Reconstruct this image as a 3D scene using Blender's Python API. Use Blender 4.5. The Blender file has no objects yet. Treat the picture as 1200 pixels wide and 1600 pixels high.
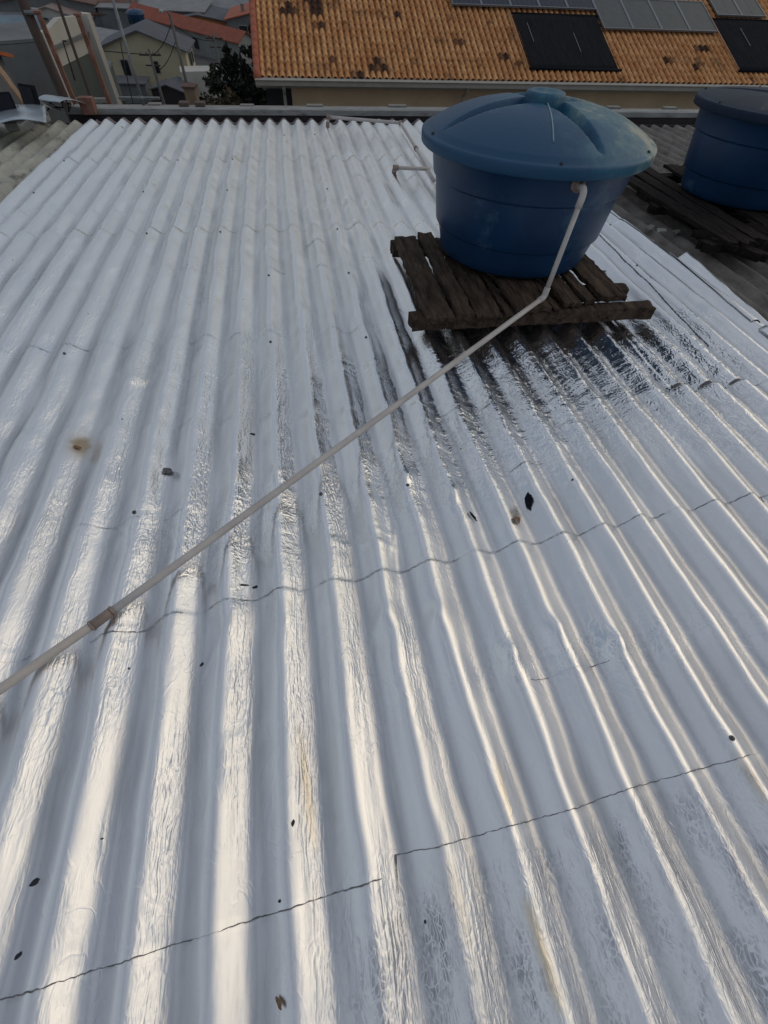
import bpy, bmesh, math, random
import numpy as np
from mathutils import Matrix, Vector
R = math.radians
random.seed(7); rng = np.random.default_rng(7)
sc = bpy.context.scene
COL = sc.collection

# ------------------------------------------------------------ camera
F = 690.0
def ray(x, y):
    v = np.array([x-600.0, 800.0-y, -F]); return v/np.linalg.norm(v)
d1 = ray(430, -88); ax = ray(6530, 217); ax = ax-ax.dot(d1)*d1; ax /= np.linalg.norm(ax)
up = -ray(570, 1250); up = up-up.dot(ax)*ax; up /= np.linalg.norm(up)
fw = np.cross(up, ax)
RW = np.array([ax, fw, up])                  # camera axes -> world axes
SL = math.asin(-d1.dot(up))                  # roof falls away at about 5 degrees
CAMZ = 20.0
H = 1.34                                     # eye height over the roof crests
C0 = np.array([0, 0, CAMZ])
cam_d = bpy.data.cameras.new("camera"); cam = bpy.data.objects.new("camera", cam_d); COL.objects.link(cam)
cam_d.sensor_fit = 'HORIZONTAL'; cam_d.sensor_width = 36; cam_d.lens = F/1200*36
cam_d.clip_start = 0.05; cam_d.clip_end = 2000
M4 = Matrix([list(RW[i])+[float(C0[i])] for i in range(3)]+[[0, 0, 0, 1]])
cam.matrix_world = M4
sc.camera = cam

# ------------------------------------------------------------ sky, sun, exposure
SUN_EL, SUN_AZ = R(33), R(78)                # azimuth clockwise from +Y (ahead): to the right
w = bpy.data.worlds.new("World"); sc.world = w; w.use_nodes = True
nt = w.node_tree; bg = nt.nodes['Background']
sky = nt.nodes.new('ShaderNodeTexSky'); sky.sky_type = 'NISHITA'; sky.sun_disc = False
sky.sun_elevation = SUN_EL; sky.sun_rotation = SUN_AZ
sky.air_density = 1.6; sky.dust_density = 2.0; sky.ozone_density = 1.5
# broken cloud cover: soft grey masses over the blue
tc = nt.nodes.new('ShaderNodeTexCoord')
mp = nt.nodes.new('ShaderNodeMapping'); mp.inputs['Scale'].default_value = (1.2, 1.2, 2.6)
nz = nt.nodes.new('ShaderNodeTexNoise'); nz.inputs['Scale'].default_value = 1.6; nz.inputs['Detail'].default_value = 5
cr = nt.nodes.new('ShaderNodeValToRGB')
cr.color_ramp.elements[0].position = .28; cr.color_ramp.elements[0].color = (0, 0, 0, 1)
cr.color_ramp.elements[1].position = .58; cr.color_ramp.elements[1].color = (1, 1, 1, 1)
mx = nt.nodes.new('ShaderNodeMix'); mx.data_type = 'RGBA'
n2 = nt.nodes.new('ShaderNodeTexNoise'); n2.inputs['Scale'].default_value = 3.2; n2.inputs['Detail'].default_value = 6; n2.inputs['Roughness'].default_value = .6
c2 = nt.nodes.new('ShaderNodeValToRGB'); c2.color_ramp.elements[0].position = .34; c2.color_ramp.elements[0].color = (.50, .56, .66, 1)
c2.color_ramp.elements[1].position = .68; c2.color_ramp.elements[1].color = (.92, .95, 1, 1)
vm = nt.nodes.new('ShaderNodeVectorMath'); vm.operation = 'SCALE'; vm.inputs['Scale'].default_value = 7.4
nt.links.new(mp.outputs[0], n2.inputs['Vector']); nt.links.new(n2.outputs['Fac'], c2.inputs[0]); nt.links.new(c2.outputs[0], vm.inputs[0]); nt.links.new(vm.outputs[0], mx.inputs['B'])
ml = nt.nodes.new('ShaderNodeMath'); ml.operation = 'MULTIPLY'; ml.inputs[1].default_value = .92
nt.links.new(tc.outputs['Generated'], mp.inputs[0]); nt.links.new(mp.outputs[0], nz.inputs['Vector'])
nt.links.new(nz.outputs['Fac'], cr.inputs[0]); nt.links.new(cr.outputs[0], ml.inputs[0])
nt.links.new(ml.outputs[0], mx.inputs['Factor']); nt.links.new(sky.outputs[0], mx.inputs['A'])
nt.links.new(mx.outputs['Result'], bg.inputs['Color']); bg.inputs['Strength'].default_value = 0.15
sl = bpy.data.lights.new("sun", 'SUN'); sl.energy = 0.5; sl.angle = R(64); sl.color = (1.0, .80, .50)
so = bpy.data.objects.new("sun", sl); COL.objects.link(so)
sd = Vector((math.sin(SUN_AZ)*math.cos(SUN_EL), math.cos(SUN_AZ)*math.cos(SUN_EL), math.sin(SUN_EL)))
so.rotation_euler = sd.to_track_quat('Z', 'Y').to_euler(); so.location = (20, 5, 45)
sc.view_settings.view_transform = 'Standard'; sc.view_settings.look = 'None'
sc.view_settings.exposure = -0.93; sc.view_settings.gamma = 1.0
sc.view_settings.use_curve_mapping = False

# ------------------------------------------------------------ coordinates
Rr = np.array([ax, d1, np.cross(ax, d1)])
nW = np.array([0, math.sin(SL), math.cos(SL)])
ROOF0 = C0 - nW*H
ROOFM = Matrix.Translation(Vector(ROOF0)) @ Matrix.Rotation(-SL, 4, 'X')   # local (u,v,w): u right, v down-slope away, w normal
def r(x, y, wv=0.0):                         # a spot of the roof plane, lifted by wv
    q = Rr @ ray(x, y); t = -(H-wv)/q[2]; return q[0]*t, q[1]*t
def P(px, py, Y):
    d = RW @ ray(px, py); return C0 + d*(Y/d[1])
def PZ(px, py, z):
    d = RW @ ray(px, py); return C0 + d*((z)/d[2])

# ------------------------------------------------------------ helpers
def tag(o, label=None, cat=None, group=None, kind=None):
    if label: o['label'] = label
    if cat: o['category'] = cat
    if group: o['group'] = group
    if kind: o['kind'] = kind
    return o
def empty(name, m=None, parent=None):
    o = bpy.data.objects.new(name, None); COL.objects.link(o); o.empty_display_size = .2
    if parent: o.parent = parent
    if m is not None: o.matrix_world = m
    return o
def link(name, me, mat, parent=None, m=None, smooth=False):
    if mat is not None:
        for mm in (mat if isinstance(mat, (list, tuple)) else [mat]): me.materials.append(mm)
    if smooth: me.polygons.foreach_set('use_smooth', [True]*len(me.polygons))
    o = bpy.data.objects.new(name, me); COL.objects.link(o)
    if parent: o.parent = parent
    if m is not None: o.matrix_local = m
    return o
def grid_mesh(name, X, Y, Z):                # 2-D arrays
    n, m_ = X.shape
    co = np.stack([X, Y, Z], -1).reshape(-1, 3).astype(np.float32)
    i = np.arange(n*m_).reshape(n, m_)
    q = np.stack([i[:-1, :-1], i[1:, :-1], i[1:, 1:], i[:-1, 1:]], -1).reshape(-1, 4)
    me = bpy.data.meshes.new(name)
    me.vertices.add(len(co)); me.vertices.foreach_set('co', co.ravel())
    me.loops.add(q.size); me.loops.foreach_set('vertex_index', q.ravel().astype(np.int32))
    me.polygons.add(len(q)); me.polygons.foreach_set('loop_start', np.arange(0, q.size, 4, dtype=np.int32))
    me.update(calc_edges=True); me.validate()
    return me
class MB:
    def __init__(s): s.v = []; s.f = []
    def add(s, vs, fs):
        b = len(s.v); s.v += [tuple(float(c) for c in p) for p in vs]; s.f += [tuple(b+i for i in f) for f in fs]; return s
    def box(s, c, d, rz=0, M=None):
        vs = []
        for sx in (-.5, .5):
            for sy in (-.5, .5):
                for sz in (-.5, .5):
                    x, y, z = sx*d[0], sy*d[1], sz*d[2]
                    x, y = x*math.cos(rz)-y*math.sin(rz), x*math.sin(rz)+y*math.cos(rz)
                    p = Vector((x, y, z))
                    if M is not None: p = M @ p
                    vs.append((c[0]+p[0], c[1]+p[1], c[2]+p[2]))
        return s.add(vs, [(0, 1, 3, 2), (4, 6, 7, 5), (0, 4, 5, 1), (2, 3, 7, 6), (0, 2, 6, 4), (1, 5, 7, 3)])
    def bar(s, a, b, wd, ht):                # box beam between two points
        a = Vector(a); b = Vector(b); d = b-a
        M = d.to_track_quat('Y', 'Z').to_matrix()
        return s.box((a+b)/2, (wd, d.length, ht), 0, M)
    def tube(s, pts, rad, n=12, cap=True):
        pts = [Vector(p) for p in pts]; rr = rad if isinstance(rad, (list, tuple)) else [rad]*len(pts)
        vs = []; fs = []; prev = None
        for i, p in enumerate(pts):
            t = ((pts[min(i+1, len(pts)-1)]-p).normalized()+(p-pts[max(i-1, 0)]).normalized()).normalized()
            ref = prev if prev is not None else (Vector((0, 0, 1)) if abs(t.z) < .9 else Vector((1, 0, 0)))
            a = (ref-ref.dot(t)*t).normalized(); b = t.cross(a); prev = a
            for k in range(n):
                an = 2*math.pi*k/n; vs.append(p+(a*math.cos(an)+b*math.sin(an))*rr[i])
        for i in range(len(pts)-1):
            for k in range(n): fs.append((i*n+k, i*n+(k+1) % n, (i+1)*n+(k+1) % n, (i+1)*n+k))
        if cap: fs.append(tuple(reversed(range(n)))); fs.append(tuple(range((len(pts)-1)*n, len(pts)*n)))
        return s.add(vs, fs)
    def lathe(s, prof, n=72, c=(0, 0, 0)):
        vs = []; fs = []
        for (rad, z) in prof:
            for k in range(n): vs.append((c[0]+rad*math.cos(2*math.pi*k/n), c[1]+rad*math.sin(2*math.pi*k/n), c[2]+z))
        for i in range(len(prof)-1):
            for k in range(n): fs.append((i*n+k, i*n+(k+1) % n, (i+1)*n+(k+1) % n, (i+1)*n+k))
        return s.add(vs, fs)
    def build(s, name, mat, parent=None, smooth=False, bevel=0, m=None):
        me = bpy.data.meshes.new(name); me.from_pydata(s.v, [], s.f)
        bm = bmesh.new(); bm.from_mesh(me); bmesh.ops.recalc_face_normals(bm, faces=bm.faces); bm.to_mesh(me); bm.free()
        o = link(name, me, mat, parent, m, smooth)
        if bevel:
            b = o.modifiers.new('bevel', 'BEVEL'); b.width = bevel; b.segments = 2; b.limit_method = 'ANGLE'
        return o
def arc_pts(pts, rad=.03, n=6):              # round the corners of a pipe run
    out = [Vector(pts[0])]
    for i in range(1, len(pts)-1):
        p = Vector(pts[i]); a = (Vector(pts[i-1])-p).normalized(); b = (Vector(pts[i+1])-p).normalized()
        for k in range(n+1):
            t = k/n; out.append((p+a*rad)*(1-t)**2+p*2*t*(1-t)+(p+b*rad)*t*t)
    out.append(Vector(pts[-1])); return out

# ------------------------------------------------------------ materials
def mat(name, col, rough=.8, metal=0, var=.25, scale=6.0, bump=.0, bscale=30.0, col2=None, spec=.5, stretch=(1, 1, 1), stain=None):
    m = bpy.data.materials.new(name); m.use_nodes = True; t = m.node_tree; b = t.nodes['Principled BSDF']
    b.inputs['Roughness'].default_value = rough; b.inputs['Metallic'].default_value = metal
    b.inputs['Specular IOR Level'].default_value = spec
    tcn = t.nodes.new('ShaderNodeTexCoord'); mpn = t.nodes.new('ShaderNodeMapping'); mpn.inputs['Scale'].default_value = stretch
    t.links.new(tcn.outputs['Object'], mpn.inputs[0])
    n = t.nodes.new('ShaderNodeTexNoise'); n.inputs['Scale'].default_value = scale; n.inputs['Detail'].default_value = 8; n.inputs['Roughness'].default_value = .65
    t.links.new(mpn.outputs[0], n.inputs['Vector'])
    cr = t.nodes.new('ShaderNodeValToRGB'); e = cr.color_ramp.elements
    e[0].position = .3; e[1].position = .72
    c2 = col2 if col2 else tuple(c*(1+var) for c in col)
    e[0].color = tuple(c*(1-var) for c in col)+(1,); e[1].color = tuple(min(1, c) for c in c2)+(1,)
    t.links.new(n.outputs['Fac'], cr.inputs[0]); out = cr.outputs[0]
    if stain:
        n3 = t.nodes.new('ShaderNodeTexNoise'); n3.inputs['Scale'].default_value = stain[1]; n3.inputs['Detail'].default_value = 10; n3.inputs['Roughness'].default_value = .7
        t.links.new(mpn.outputs[0], n3.inputs['Vector'])
        c3 = t.nodes.new('ShaderNodeValToRGB'); c3.color_ramp.elements[0].position = stain[2]; c3.color_ramp.elements[1].position = stain[2]+.12
        t.links.new(n3.outputs['Fac'], c3.inputs[0])
        mxx = t.nodes.new('ShaderNodeMix'); mxx.data_type = 'RGBA'; mxx.inputs['B'].default_value = tuple(stain[0])+(1,)
        t.links.new(c3.outputs[0], mxx.inputs['Factor']); t.links.new(out, mxx.inputs['A']); out = mxx.outputs['Result']
    t.links.new(out, b.inputs['Base Color'])
    if bump:
        n2 = t.nodes.new('ShaderNodeTexNoise'); n2.inputs['Scale'].default_value = bscale; n2.inputs['Detail'].default_value = 6
        t.links.new(mpn.outputs[0], n2.inputs['Vector'])
        bp = t.nodes.new('ShaderNodeBump'); bp.inputs['Strength'].default_value = bump; bp.inputs['Distance'].default_value = .01
        t.links.new(n2.outputs['Fac'], bp.inputs['Height']); t.links.new(bp.outputs[0], b.inputs['Normal'])
    return m

def foil_material():
    m = bpy.data.materials.new('aluminium_foil'); m.use_nodes = True; t = m.node_tree; b = t.nodes['Principled BSDF']
    N = t.nodes.new; L = t.links.new
    def math_(op, a, b_=None, c=None):
        n = N('ShaderNodeMath'); n.operation = op
        for i, v in enumerate((a, b_, c)):
            if v is None: continue
            if isinstance(v, (int, float)): n.inputs[i].default_value = v
            else: L(v, n.inputs[i])
        return n.outputs[0]
    tcn = N('ShaderNodeTexCoord').outputs['Object']
    def attr(nm):
        a = N('ShaderNodeAttribute'); a.attribute_name = nm; return a.outputs['Fac']
    wr, dull, near, dirt = attr('wrinkle'), attr('dull'), attr('cross'), attr('dirt')
    def mapped(s, dist=None):
        mp = N('ShaderNodeMapping'); mp.inputs['Scale'].default_value = s; L(tcn, mp.inputs[0])
        if dist is None: return mp.outputs[0]
        n = N('ShaderNodeTexNoise'); n.inputs['Scale'].default_value = dist[0]; n.inputs['Detail'].default_value = 2; L(tcn, n.inputs['Vector'])
        va = N('ShaderNodeVectorMath'); va.operation = 'MULTIPLY_ADD'; L(n.outputs['Color'], va.inputs[0]); va.inputs[1].default_value = (dist[1],)*3; L(mp.outputs[0], va.inputs[2])
        return va.outputs[0]
    def noise(vec, scale, det=3, rough=.5):
        n = N('ShaderNodeTexNoise'); n.inputs['Scale'].default_value = scale; n.inputs['Detail'].default_value = det; n.inputs['Roughness'].default_value = rough
        L(vec, n.inputs['Vector']); return n.outputs['Fac']
    def ridge(vec, scale):                   # sharp creases
        return math_('ABSOLUTE', math_('SUBTRACT', noise(vec, scale, 2, .55), .5))
    def vor(vec, scale):
        v = N('ShaderNodeTexVoronoi'); v.feature = 'DISTANCE_TO_EDGE'; v.inputs['Scale'].default_value = scale; L(vec, v.inputs['Vector'])
        return math_('MINIMUM', v.outputs['Distance'], .35)
    longi = ridge(mapped((75, 5.5, 10), (9, 1.6)), 1.0)
    crump = vor(mapped((62, 17, 20), (14, 3.4)), 1.0)
    cross = ridge(mapped((9, 38, 10), (6, 2.4)), 1.0)
    fine = noise(mapped((60, 22, 30)), 1.0, 4)
    soft = noise(mapped((3.0, 1.4, 1)), 1.0, 3)
    # patches where the film is crumpled, elsewhere taut
    patch = N('ShaderNodeMapRange'); patch.inputs['From Min'].default_value = .42; patch.inputs['From Max'].default_value = .62
    L(noise(mapped((5, 1.5, 1)), 1.0, 3), patch.inputs['Value'])
    pw = math_('MULTIPLY', wr, math_('ADD', math_('MULTIPLY', patch.outputs[0], 1.0), .10))
    h = math_('MULTIPLY', math_('ADD', math_('MULTIPLY', longi, 1.7), math_('MULTIPLY', crump, .45)), pw)
    h = math_('ADD', h, math_('MULTIPLY', math_('ADD', math_('MULTIPLY', cross, 1.2), math_('MULTIPLY', crump, .9)), near))
    h = math_('ADD', h, math_('MULTIPLY', math_('ADD', math_('MULTIPLY', crump, 1.0), math_('MULTIPLY', longi, 1.3)), math_('MULTIPLY', dull, .7)))
    lines = math_('MULTIPLY', math_('SUBTRACT', 1.0, math_('MINIMUM', math_('MULTIPLY', ridge(mapped((16, 9, 8), (5, 2.5)), 1.0), 22.0), 1.0)), math_('GREATER_THAN', noise(mapped((4, 3, 2)), 1.0, 2), .48))
    h = math_('ADD', h, math_('MULTIPLY', lines, .10))
    dents = noise(mapped((17, 7, 8), (6, .8)), 1.0, 3)
    h = math_('ADD', h, math_('MULTIPLY', dents, .55))
    h = math_('ADD', h, math_('MULTIPLY', fine, .10))
    h = math_('ADD', h, math_('MULTIPLY', soft, 1.6))
    bp = N('ShaderNodeBump'); bp.inputs['Strength'].default_value = 1.0; bp.inputs['Distance'].default_value = .0034
    L(h, bp.inputs['Height']); L(bp.outputs[0], b.inputs['Normal'])
    # colour: bare film, worn dull film, dust
    base = N('ShaderNodeMix'); base.data_type = 'RGBA'; base.inputs['A'].default_value = (.83, .84, .86, 1); base.inputs['B'].default_value = (.26, .26, .30, 1)
    worn = N('ShaderNodeMapRange'); worn.inputs['From Min'].default_value = .46; worn.inputs['From Max'].default_value = .66
    L(noise(mapped((20, 5, 5), (10, .8)), 1.0, 6, .7), worn.inputs['Value'])
    cells = N('ShaderNodeMapRange'); cells.inputs['From Min'].default_value = .03; cells.inputs['From Max'].default_value = .14; L(vor(mapped((115, 34, 20), (24, 3.4)), 1.0), cells.inputs['Value'])
    L(math_('MULTIPLY', math_('MULTIPLY', math_('MULTIPLY', worn.outputs[0], dull), cells.outputs[0]), 1.0), base.inputs['Factor']); base.clamp_factor = True
    gm = N('ShaderNodeMix'); gm.data_type = 'RGBA'; L(base.outputs['Result'], gm.inputs['A']); gm.inputs['B'].default_value = (.86, .66, .34, 1); L(math_('MULTIPLY', attr('ochre'), noise(mapped((60, 6, 5)), 1.0, 4)), gm.inputs['Factor']); base = gm
    dm = N('ShaderNodeMix'); dm.data_type = 'RGBA'; L(base.outputs['Result'], dm.inputs['A']); dm.inputs['B'].default_value = (.34, .27, .18, 1)
    L(dirt, dm.inputs['Factor'])
    # film of dust: faint grey-brown runs
    dust = N('ShaderNodeMapRange'); dust.inputs['From Min'].default_value = .5; dust.inputs['From Max'].default_value = .85; dust.inputs['To Max'].default_value = .35
    L(noise(mapped((7, .8, 2), (4, .5)), 1.0, 8, .65), dust.inputs['Value'])
    d2 = N('ShaderNodeMix'); d2.data_type = 'RGBA'; L(dm.outputs['Result'], d2.inputs['A']); d2.inputs['B'].default_value = (.50, .49, .47, 1); L(dust.outputs[0], d2.inputs['Factor'])
    # dark specks
    v = N('ShaderNodeTexVoronoi'); v.inputs['Scale'].default_value = 7.5; L(tcn, v.inputs['Vector'])
    sp = math_('MULTIPLY', math_('LESS_THAN', v.outputs['Distance'], .030), math_('GREATER_THAN', noise(tcn, 3.0, 1), .52))
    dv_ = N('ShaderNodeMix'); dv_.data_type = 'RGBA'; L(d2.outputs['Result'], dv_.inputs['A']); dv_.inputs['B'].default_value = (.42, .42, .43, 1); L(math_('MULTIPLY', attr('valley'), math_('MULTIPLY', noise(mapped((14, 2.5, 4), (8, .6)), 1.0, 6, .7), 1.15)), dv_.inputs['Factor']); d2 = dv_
    d3 = N('ShaderNodeMix'); d3.data_type = 'RGBA'; L(d2.outputs['Result'], d3.inputs['A']); d3.inputs['B'].default_value = (.04, .04, .04, 1); L(sp, d3.inputs['Factor'])
    L(d3.outputs['Result'], b.inputs['Base Color'])
    b.inputs['Metallic'].default_value = 1.0
    L(math_('SUBTRACT', 1.0, math_('MULTIPLY', math_('ADD', dirt, sp), .9)), b.inputs['Metallic'])
    rg = math_('ADD', math_('MULTIPLY', noise(mapped((9, 3, 5)), 1.0, 4), .14), .27)
    rg = math_('ADD', rg, math_('MULTIPLY', dust.outputs[0], .35))
    rg = math_('SUBTRACT', rg, math_('MULTIPLY', near, .19))
    L(rg, b.inputs['Roughness'])
    return m

FOIL = foil_material()
SEAM = mat('seam_and_lap_shadow', (.15, .145, .15), .8, 0, .4, 40)  # dark grey for seams, also for the painted shadow beyond the sheet laps
PVC = mat('weathered_pvc', (.45, .42, .40), .55, 0, .18, 9, .15, 60)
PVC_D = mat('old_pvc_joint', (.25, .19, .165), .6, 0, .25, 20)
BLUE = mat('blue_polyethylene', (.006, .036, .098), .42, 0, .3, 3, .06, 40, spec=.4, stain=((.05, .11, .18), 2.2, .56))
WOOD = mat('rotten_wood', (.015, .0105, .0085), .92, 0, .55, 5, .9, 22, stretch=(6, 1, 6), col2=(.115, .080, .058), spec=.2)
WOOD2 = mat('dark_rotten_wood', (.008, .006, .0055), .95, 0, .5, 5, .9, 22, stretch=(6, 1, 6), col2=(.030, .023, .021), spec=.2)
CREAM = mat('old_cream_fibre_cement', (.37, .37, .33), .9, 0, .25, 5, .4, 60, stretch=(3, 1, 1), stain=((.13, .13, .115), 3.5, .54))
OLDRF = mat('lichened_fibre_cement', (.13, .112, .10), .92, 0, .30, 5, .4, 60, stretch=(3, 1, 1), col2=(.24, .22, .20), stain=((.06, .05, .044), 4.0, .60))
CONC = mat('white_metal_flashing', (.27, .275, .27), .75, 0, .3, 4, .3, 40, stretch=(1, 4, 4), stain=((.13, .10, .09), 5.0, .56))
DARK = mat('gutter_shade_black', (.03, .022, .025), .9, 0, .3, 8)  # near-black: gutter shadow put into the colour; also black wire, dark shed
LIDM = None
def lid_material():
    m = bpy.data.materials.new('faded_blue_lid'); m.use_nodes = True; t = m.node_tree; b = t.nodes['Principled BSDF']; N = t.nodes.new; L = t.links.new
    tcn = N('ShaderNodeTexCoord').outputs['Object']
    n = N('ShaderNodeTexNoise'); n.inputs['Scale'].default_value = 4.5; n.inputs['Detail'].default_value = 9; n.inputs['Roughness'].default_value = .68; L(tcn, n.inputs['Vector'])
    sx = N('ShaderNodeSeparateXYZ'); L(tcn, sx.inputs[0])
    a = N('ShaderNodeMath'); a.operation = 'MULTIPLY_ADD'; L(sx.outputs['X'], a.inputs[0]); a.inputs[1].default_value = .95; nc = N('ShaderNodeMath'); nc.operation = 'MULTIPLY_ADD'; L(n.outputs['Fac'], nc.inputs[0]); nc.inputs[1].default_value = 1.7; nc.inputs[2].default_value = -.37; L(nc.outputs[0], a.inputs[2])
    a2 = N('ShaderNodeMath'); a2.operation = 'MULTIPLY_ADD'; L(sx.outputs['Y'], a2.inputs[0]); a2.inputs[1].default_value = .22; L(a.outputs[0], a2.inputs[2])
    cr = N('ShaderNodeValToRGB'); e = cr.color_ramp.elements
    e[0].position = .30; e[0].color = (.010, .062, .135, 1); e[1].position = .92; e[1].color = (.30, .31, .26, 1)
    k = e.new(.58); k.color = (.022, .105, .175, 1); k = e.new(.74); k.color = (.075, .165, .195, 1)
    L(a2.outputs[0], cr.inputs[0]); L(cr.outputs[0], b.inputs['Base Color'])
    b.inputs['Roughness'].default_value = .5; b.inputs['Specular IOR Level'].default_value = .35
    n2 = N('ShaderNodeTexNoise'); n2.inputs['Scale'].default_value = 60; n2.inputs['Detail'].default_value = 5; L(tcn, n2.inputs['Vector'])
    bp = N('ShaderNodeBump'); bp.inputs['Strength'].default_value = .12; bp.inputs['Distance'].default_value = .01; L(n2.outputs['Fac'], bp.inputs['Height']); L(bp.outputs[0], b.inputs['Normal'])
    return m
LIDM = lid_material()

# ------------------------------------------------------------ value noise for geometry
def vnoise(X, Y, s, seed=0):
    g = np.random.default_rng(seed).random((256, 256))
    x = X*s+1000; y = Y*s+1000; xi = np.floor(x).astype(int); yi = np.floor(y).astype(int)
    fx = x-xi; fy = y-yi; fx = fx*fx*(3-2*fx); fy = fy*fy*(3-2*fy)
    a = g[xi % 256, yi % 256]; b_ = g[(xi+1) % 256, yi % 256]; c = g[xi % 256, (yi+1) % 256]; d = g[(xi+1) % 256, (yi+1) % 256]
    return (a*(1-fx)+b_*fx)*(1-fy)+(c*(1-fx)+d*fx)*fy
PITCH = .1763
def phase(u, v):
    dv = np.clip(v, -.6, 6.6)-.8
    return (u+.555)/PITCH + .171*dv - .0144*dv*dv
def sst(x, a, b_):
    t = np.clip((x-a)/(b_-a), 0, 1); return t*t*(3-2*t)
def roof_h(u, v, foil=True):
    u = np.asarray(u, float); v = np.asarray(v, float)
    ph = phase(u, v)
    if foil:                                # crest lines wander where the film bunches up
        ph = ph + .10*(vnoise(u, v, 3.1, 3)-.5) + .05*(vnoise(u, v, 9, 4)-.5)
    c = .5*(1-np.cos(2*math.pi*ph))
    h = -.050*c**.92
    if foil:
        h = h + .0045*(vnoise(u, v, 5, 5)-.5) + .0022*(vnoise(u*2.2, v, 11, 6)-.5)
    # sheet laps, upper sheet over lower
    for vs, st in ((1.69, .005), (3.98, .007), (5.85, .007), (-.62, .007)):
        jag = .012*(vnoise(u, v*0, 8, 9)-.5)
        stp = np.where((u > 1.84) & (vs == 1.69), .024, st)
        wd = np.where((u > 1.84) & (vs == 1.69), .012, .05)
        h = h - stp*sst(v+jag, vs-wd/2, vs+wd/2)
    if foil: h = h + .0024*sst(.774+.0999*u-v, -.004, .004)+.0030*sst(-.043+.095*u-v, -.004, .004)
    return h
def on_roof(u, v, dz=0.0, foil=True): return (float(u), float(v), float(roof_h(u, v, foil))+dz)
UL, UR = -2.43, 2.76
VEND = 7.47

# ============================================================ SETTING: the ground
def terrain():
    xs = np.concatenate([np.linspace(-900, -80, 14), np.linspace(-70, 70, 57), np.linspace(80, 900, 14)])
    ys = np.concatenate([np.linspace(-900, -40, 10), np.linspace(-30, 130, 65), np.linspace(150, 1500, 16)])
    X, Y = np.meshgrid(xs, ys, indexing='ij')
    Z = 14 - 13*sst(Y, 4, 58) + .5*(vnoise(X, Y, .05, 11)-.5)
    Z = np.where(Y > 160, Z+ (Y-160)*.015, Z)
    return grid_mesh('ground', X, Y, Z)
GR = mat('dusty_ground', (.085, .085, .085), .95, 0, .35, .35, .3, 3, col2=(.13, .125, .115))
tag(link('ground', terrain(), GR), kind='structure')
def zg(Y): return float(14-13*sst(np.array(float(Y)), 4, 58))
# street below the houses
ROAD = mat('asphalt', (.05, .052, .055), .9, 0, .25, 1.5, .2, 8)
KERB = mat('kerb_concrete', (.25, .25, .24), .9, 0, .2, 3)
rd = MB(); rd.box((-40, 71, 1.33), (90, 7, .10)); tag(rd.build('road', ROAD), kind='structure')
for yy in (66.9, 75.1):
    k = MB(); k.box((-40, yy, 1.36), (90, 1.2, .30)); tag(k.build('pavement', KERB), kind='structure')

# ============================================================ OUR BUILDING
bld = empty('terrace_building', Matrix.Translation((0, 3, 12)))
tag(bld, 'building under the long corrugated roof sheathed in wrinkled silver foil', 'building')
IMB = bld.matrix_world.inverted() @ ROOFM
def rp(mb_or_me, name, material, parent=None, **k):
    o = mb_or_me.build(name, material, parent or bld, **k)
    o.matrix_local = IMB if (parent is None) else Matrix.Identity(4)
    return o
WALL = mat('render_wall', (.36, .30, .22), .9, 0, .2, 2, .2, 20)
wl = MB(); wl.box((1.5, 3.0, 8.9), (13.0, 8.6, 17.4)); o = wl.build('wall', WALL); o.parent = bld; o.matrix_parent_inverse = bld.matrix_world.inverted()
for v in o.data.vertices:
    if v.co.z > 10: v.co.z = ROOF0[2] - math.tan(SL)*(v.co.y-ROOF0[1]) - .16

# foil covered sheet
du = PITCH/22
us = np.arange(UL, UR+du/2, du)
vs = np.concatenate([np.arange(-1.5, -.35, .04), np.arange(-.35, 2.6, .0105), np.arange(2.6, 4.4, .02), np.arange(4.4, VEND+.001, .035)])
U, V = np.meshgrid(us, vs, indexing='ij')
ph = phase(U, V); fr = ph-np.floor(ph)
right_slope = sst(fr, .02, .12)*(1-sst(fr, .38, .52))
# dist to first pallet / tank front region
def blob(u0, v0, ru, rv): return np.exp(-(((U-u0)/ru)**2+((V-v0)/rv)**2))
nearw = np.clip(1.15*blob(1.35, 1.92, .85, .42)+.6*blob(.9, 1.4, .5, .3)+.75*blob(2.1, 2.0, .45, .35)+.5*blob(1.9, 1.35, .5, .25), 0, 1)
gather = .55*blob(-.35, 1.05, .45, .22)+.5*blob(.35, 1.25, .35, .25)+.4*blob(.75, .42, .7, .10)
DULL0 = sst(-.043+.095*U-V, -.02, .10)
WR = np.clip(right_slope*(.75+.35*(vnoise(U, V, 2, 21)))*(1-.15*sst(V, 3.0, 6.0)), 0, 1)
for vc in (2.38, 3.3, 3.7, 3.98, 4.9, 5.85):
    WR = np.maximum(WR, .9*np.exp(-((V-vc-.06*(vnoise(U, V*0, 4, 31)-.5))/.07)**2)*(vnoise(U, V, 6, 33) > .5)*sst(fr, 0, .1))
OCHRE = np.zeros_like(U)  # ochre tint along a few crest lines
for (x0_, y0_, x1_, y1_, a_) in ((820, 1400, 880, 1590, 1.3), (465, 1130, 490, 1330, .9), (775, 1180, 800, 1290, .8), (1150, 1170, 1200, 1260, 1.0), (700, 1340, 735, 1480, .5)):
    a0, a1 = r(x0_, y0_, -.004), r(x1_, y1_, -.004); tt_ = np.clip((V-a0[1])/(a1[1]-a0[1]), 0, 1); uc_ = a0[0]+(a1[0]-a0[0])*tt_
    OCHRE = np.maximum(OCHRE, a_*np.exp(-((U-uc_)/.011)**2)*np.sin(math.pi*tt_)**.5)
WR = WR*(1-.65*sst(U, .0, .5)*(1-sst(V, 1.2, 1.8))*(1-DULL0))
WR = WR*(1+1.5*blob(-.25, 1.5, .9, 1.0))
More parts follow.
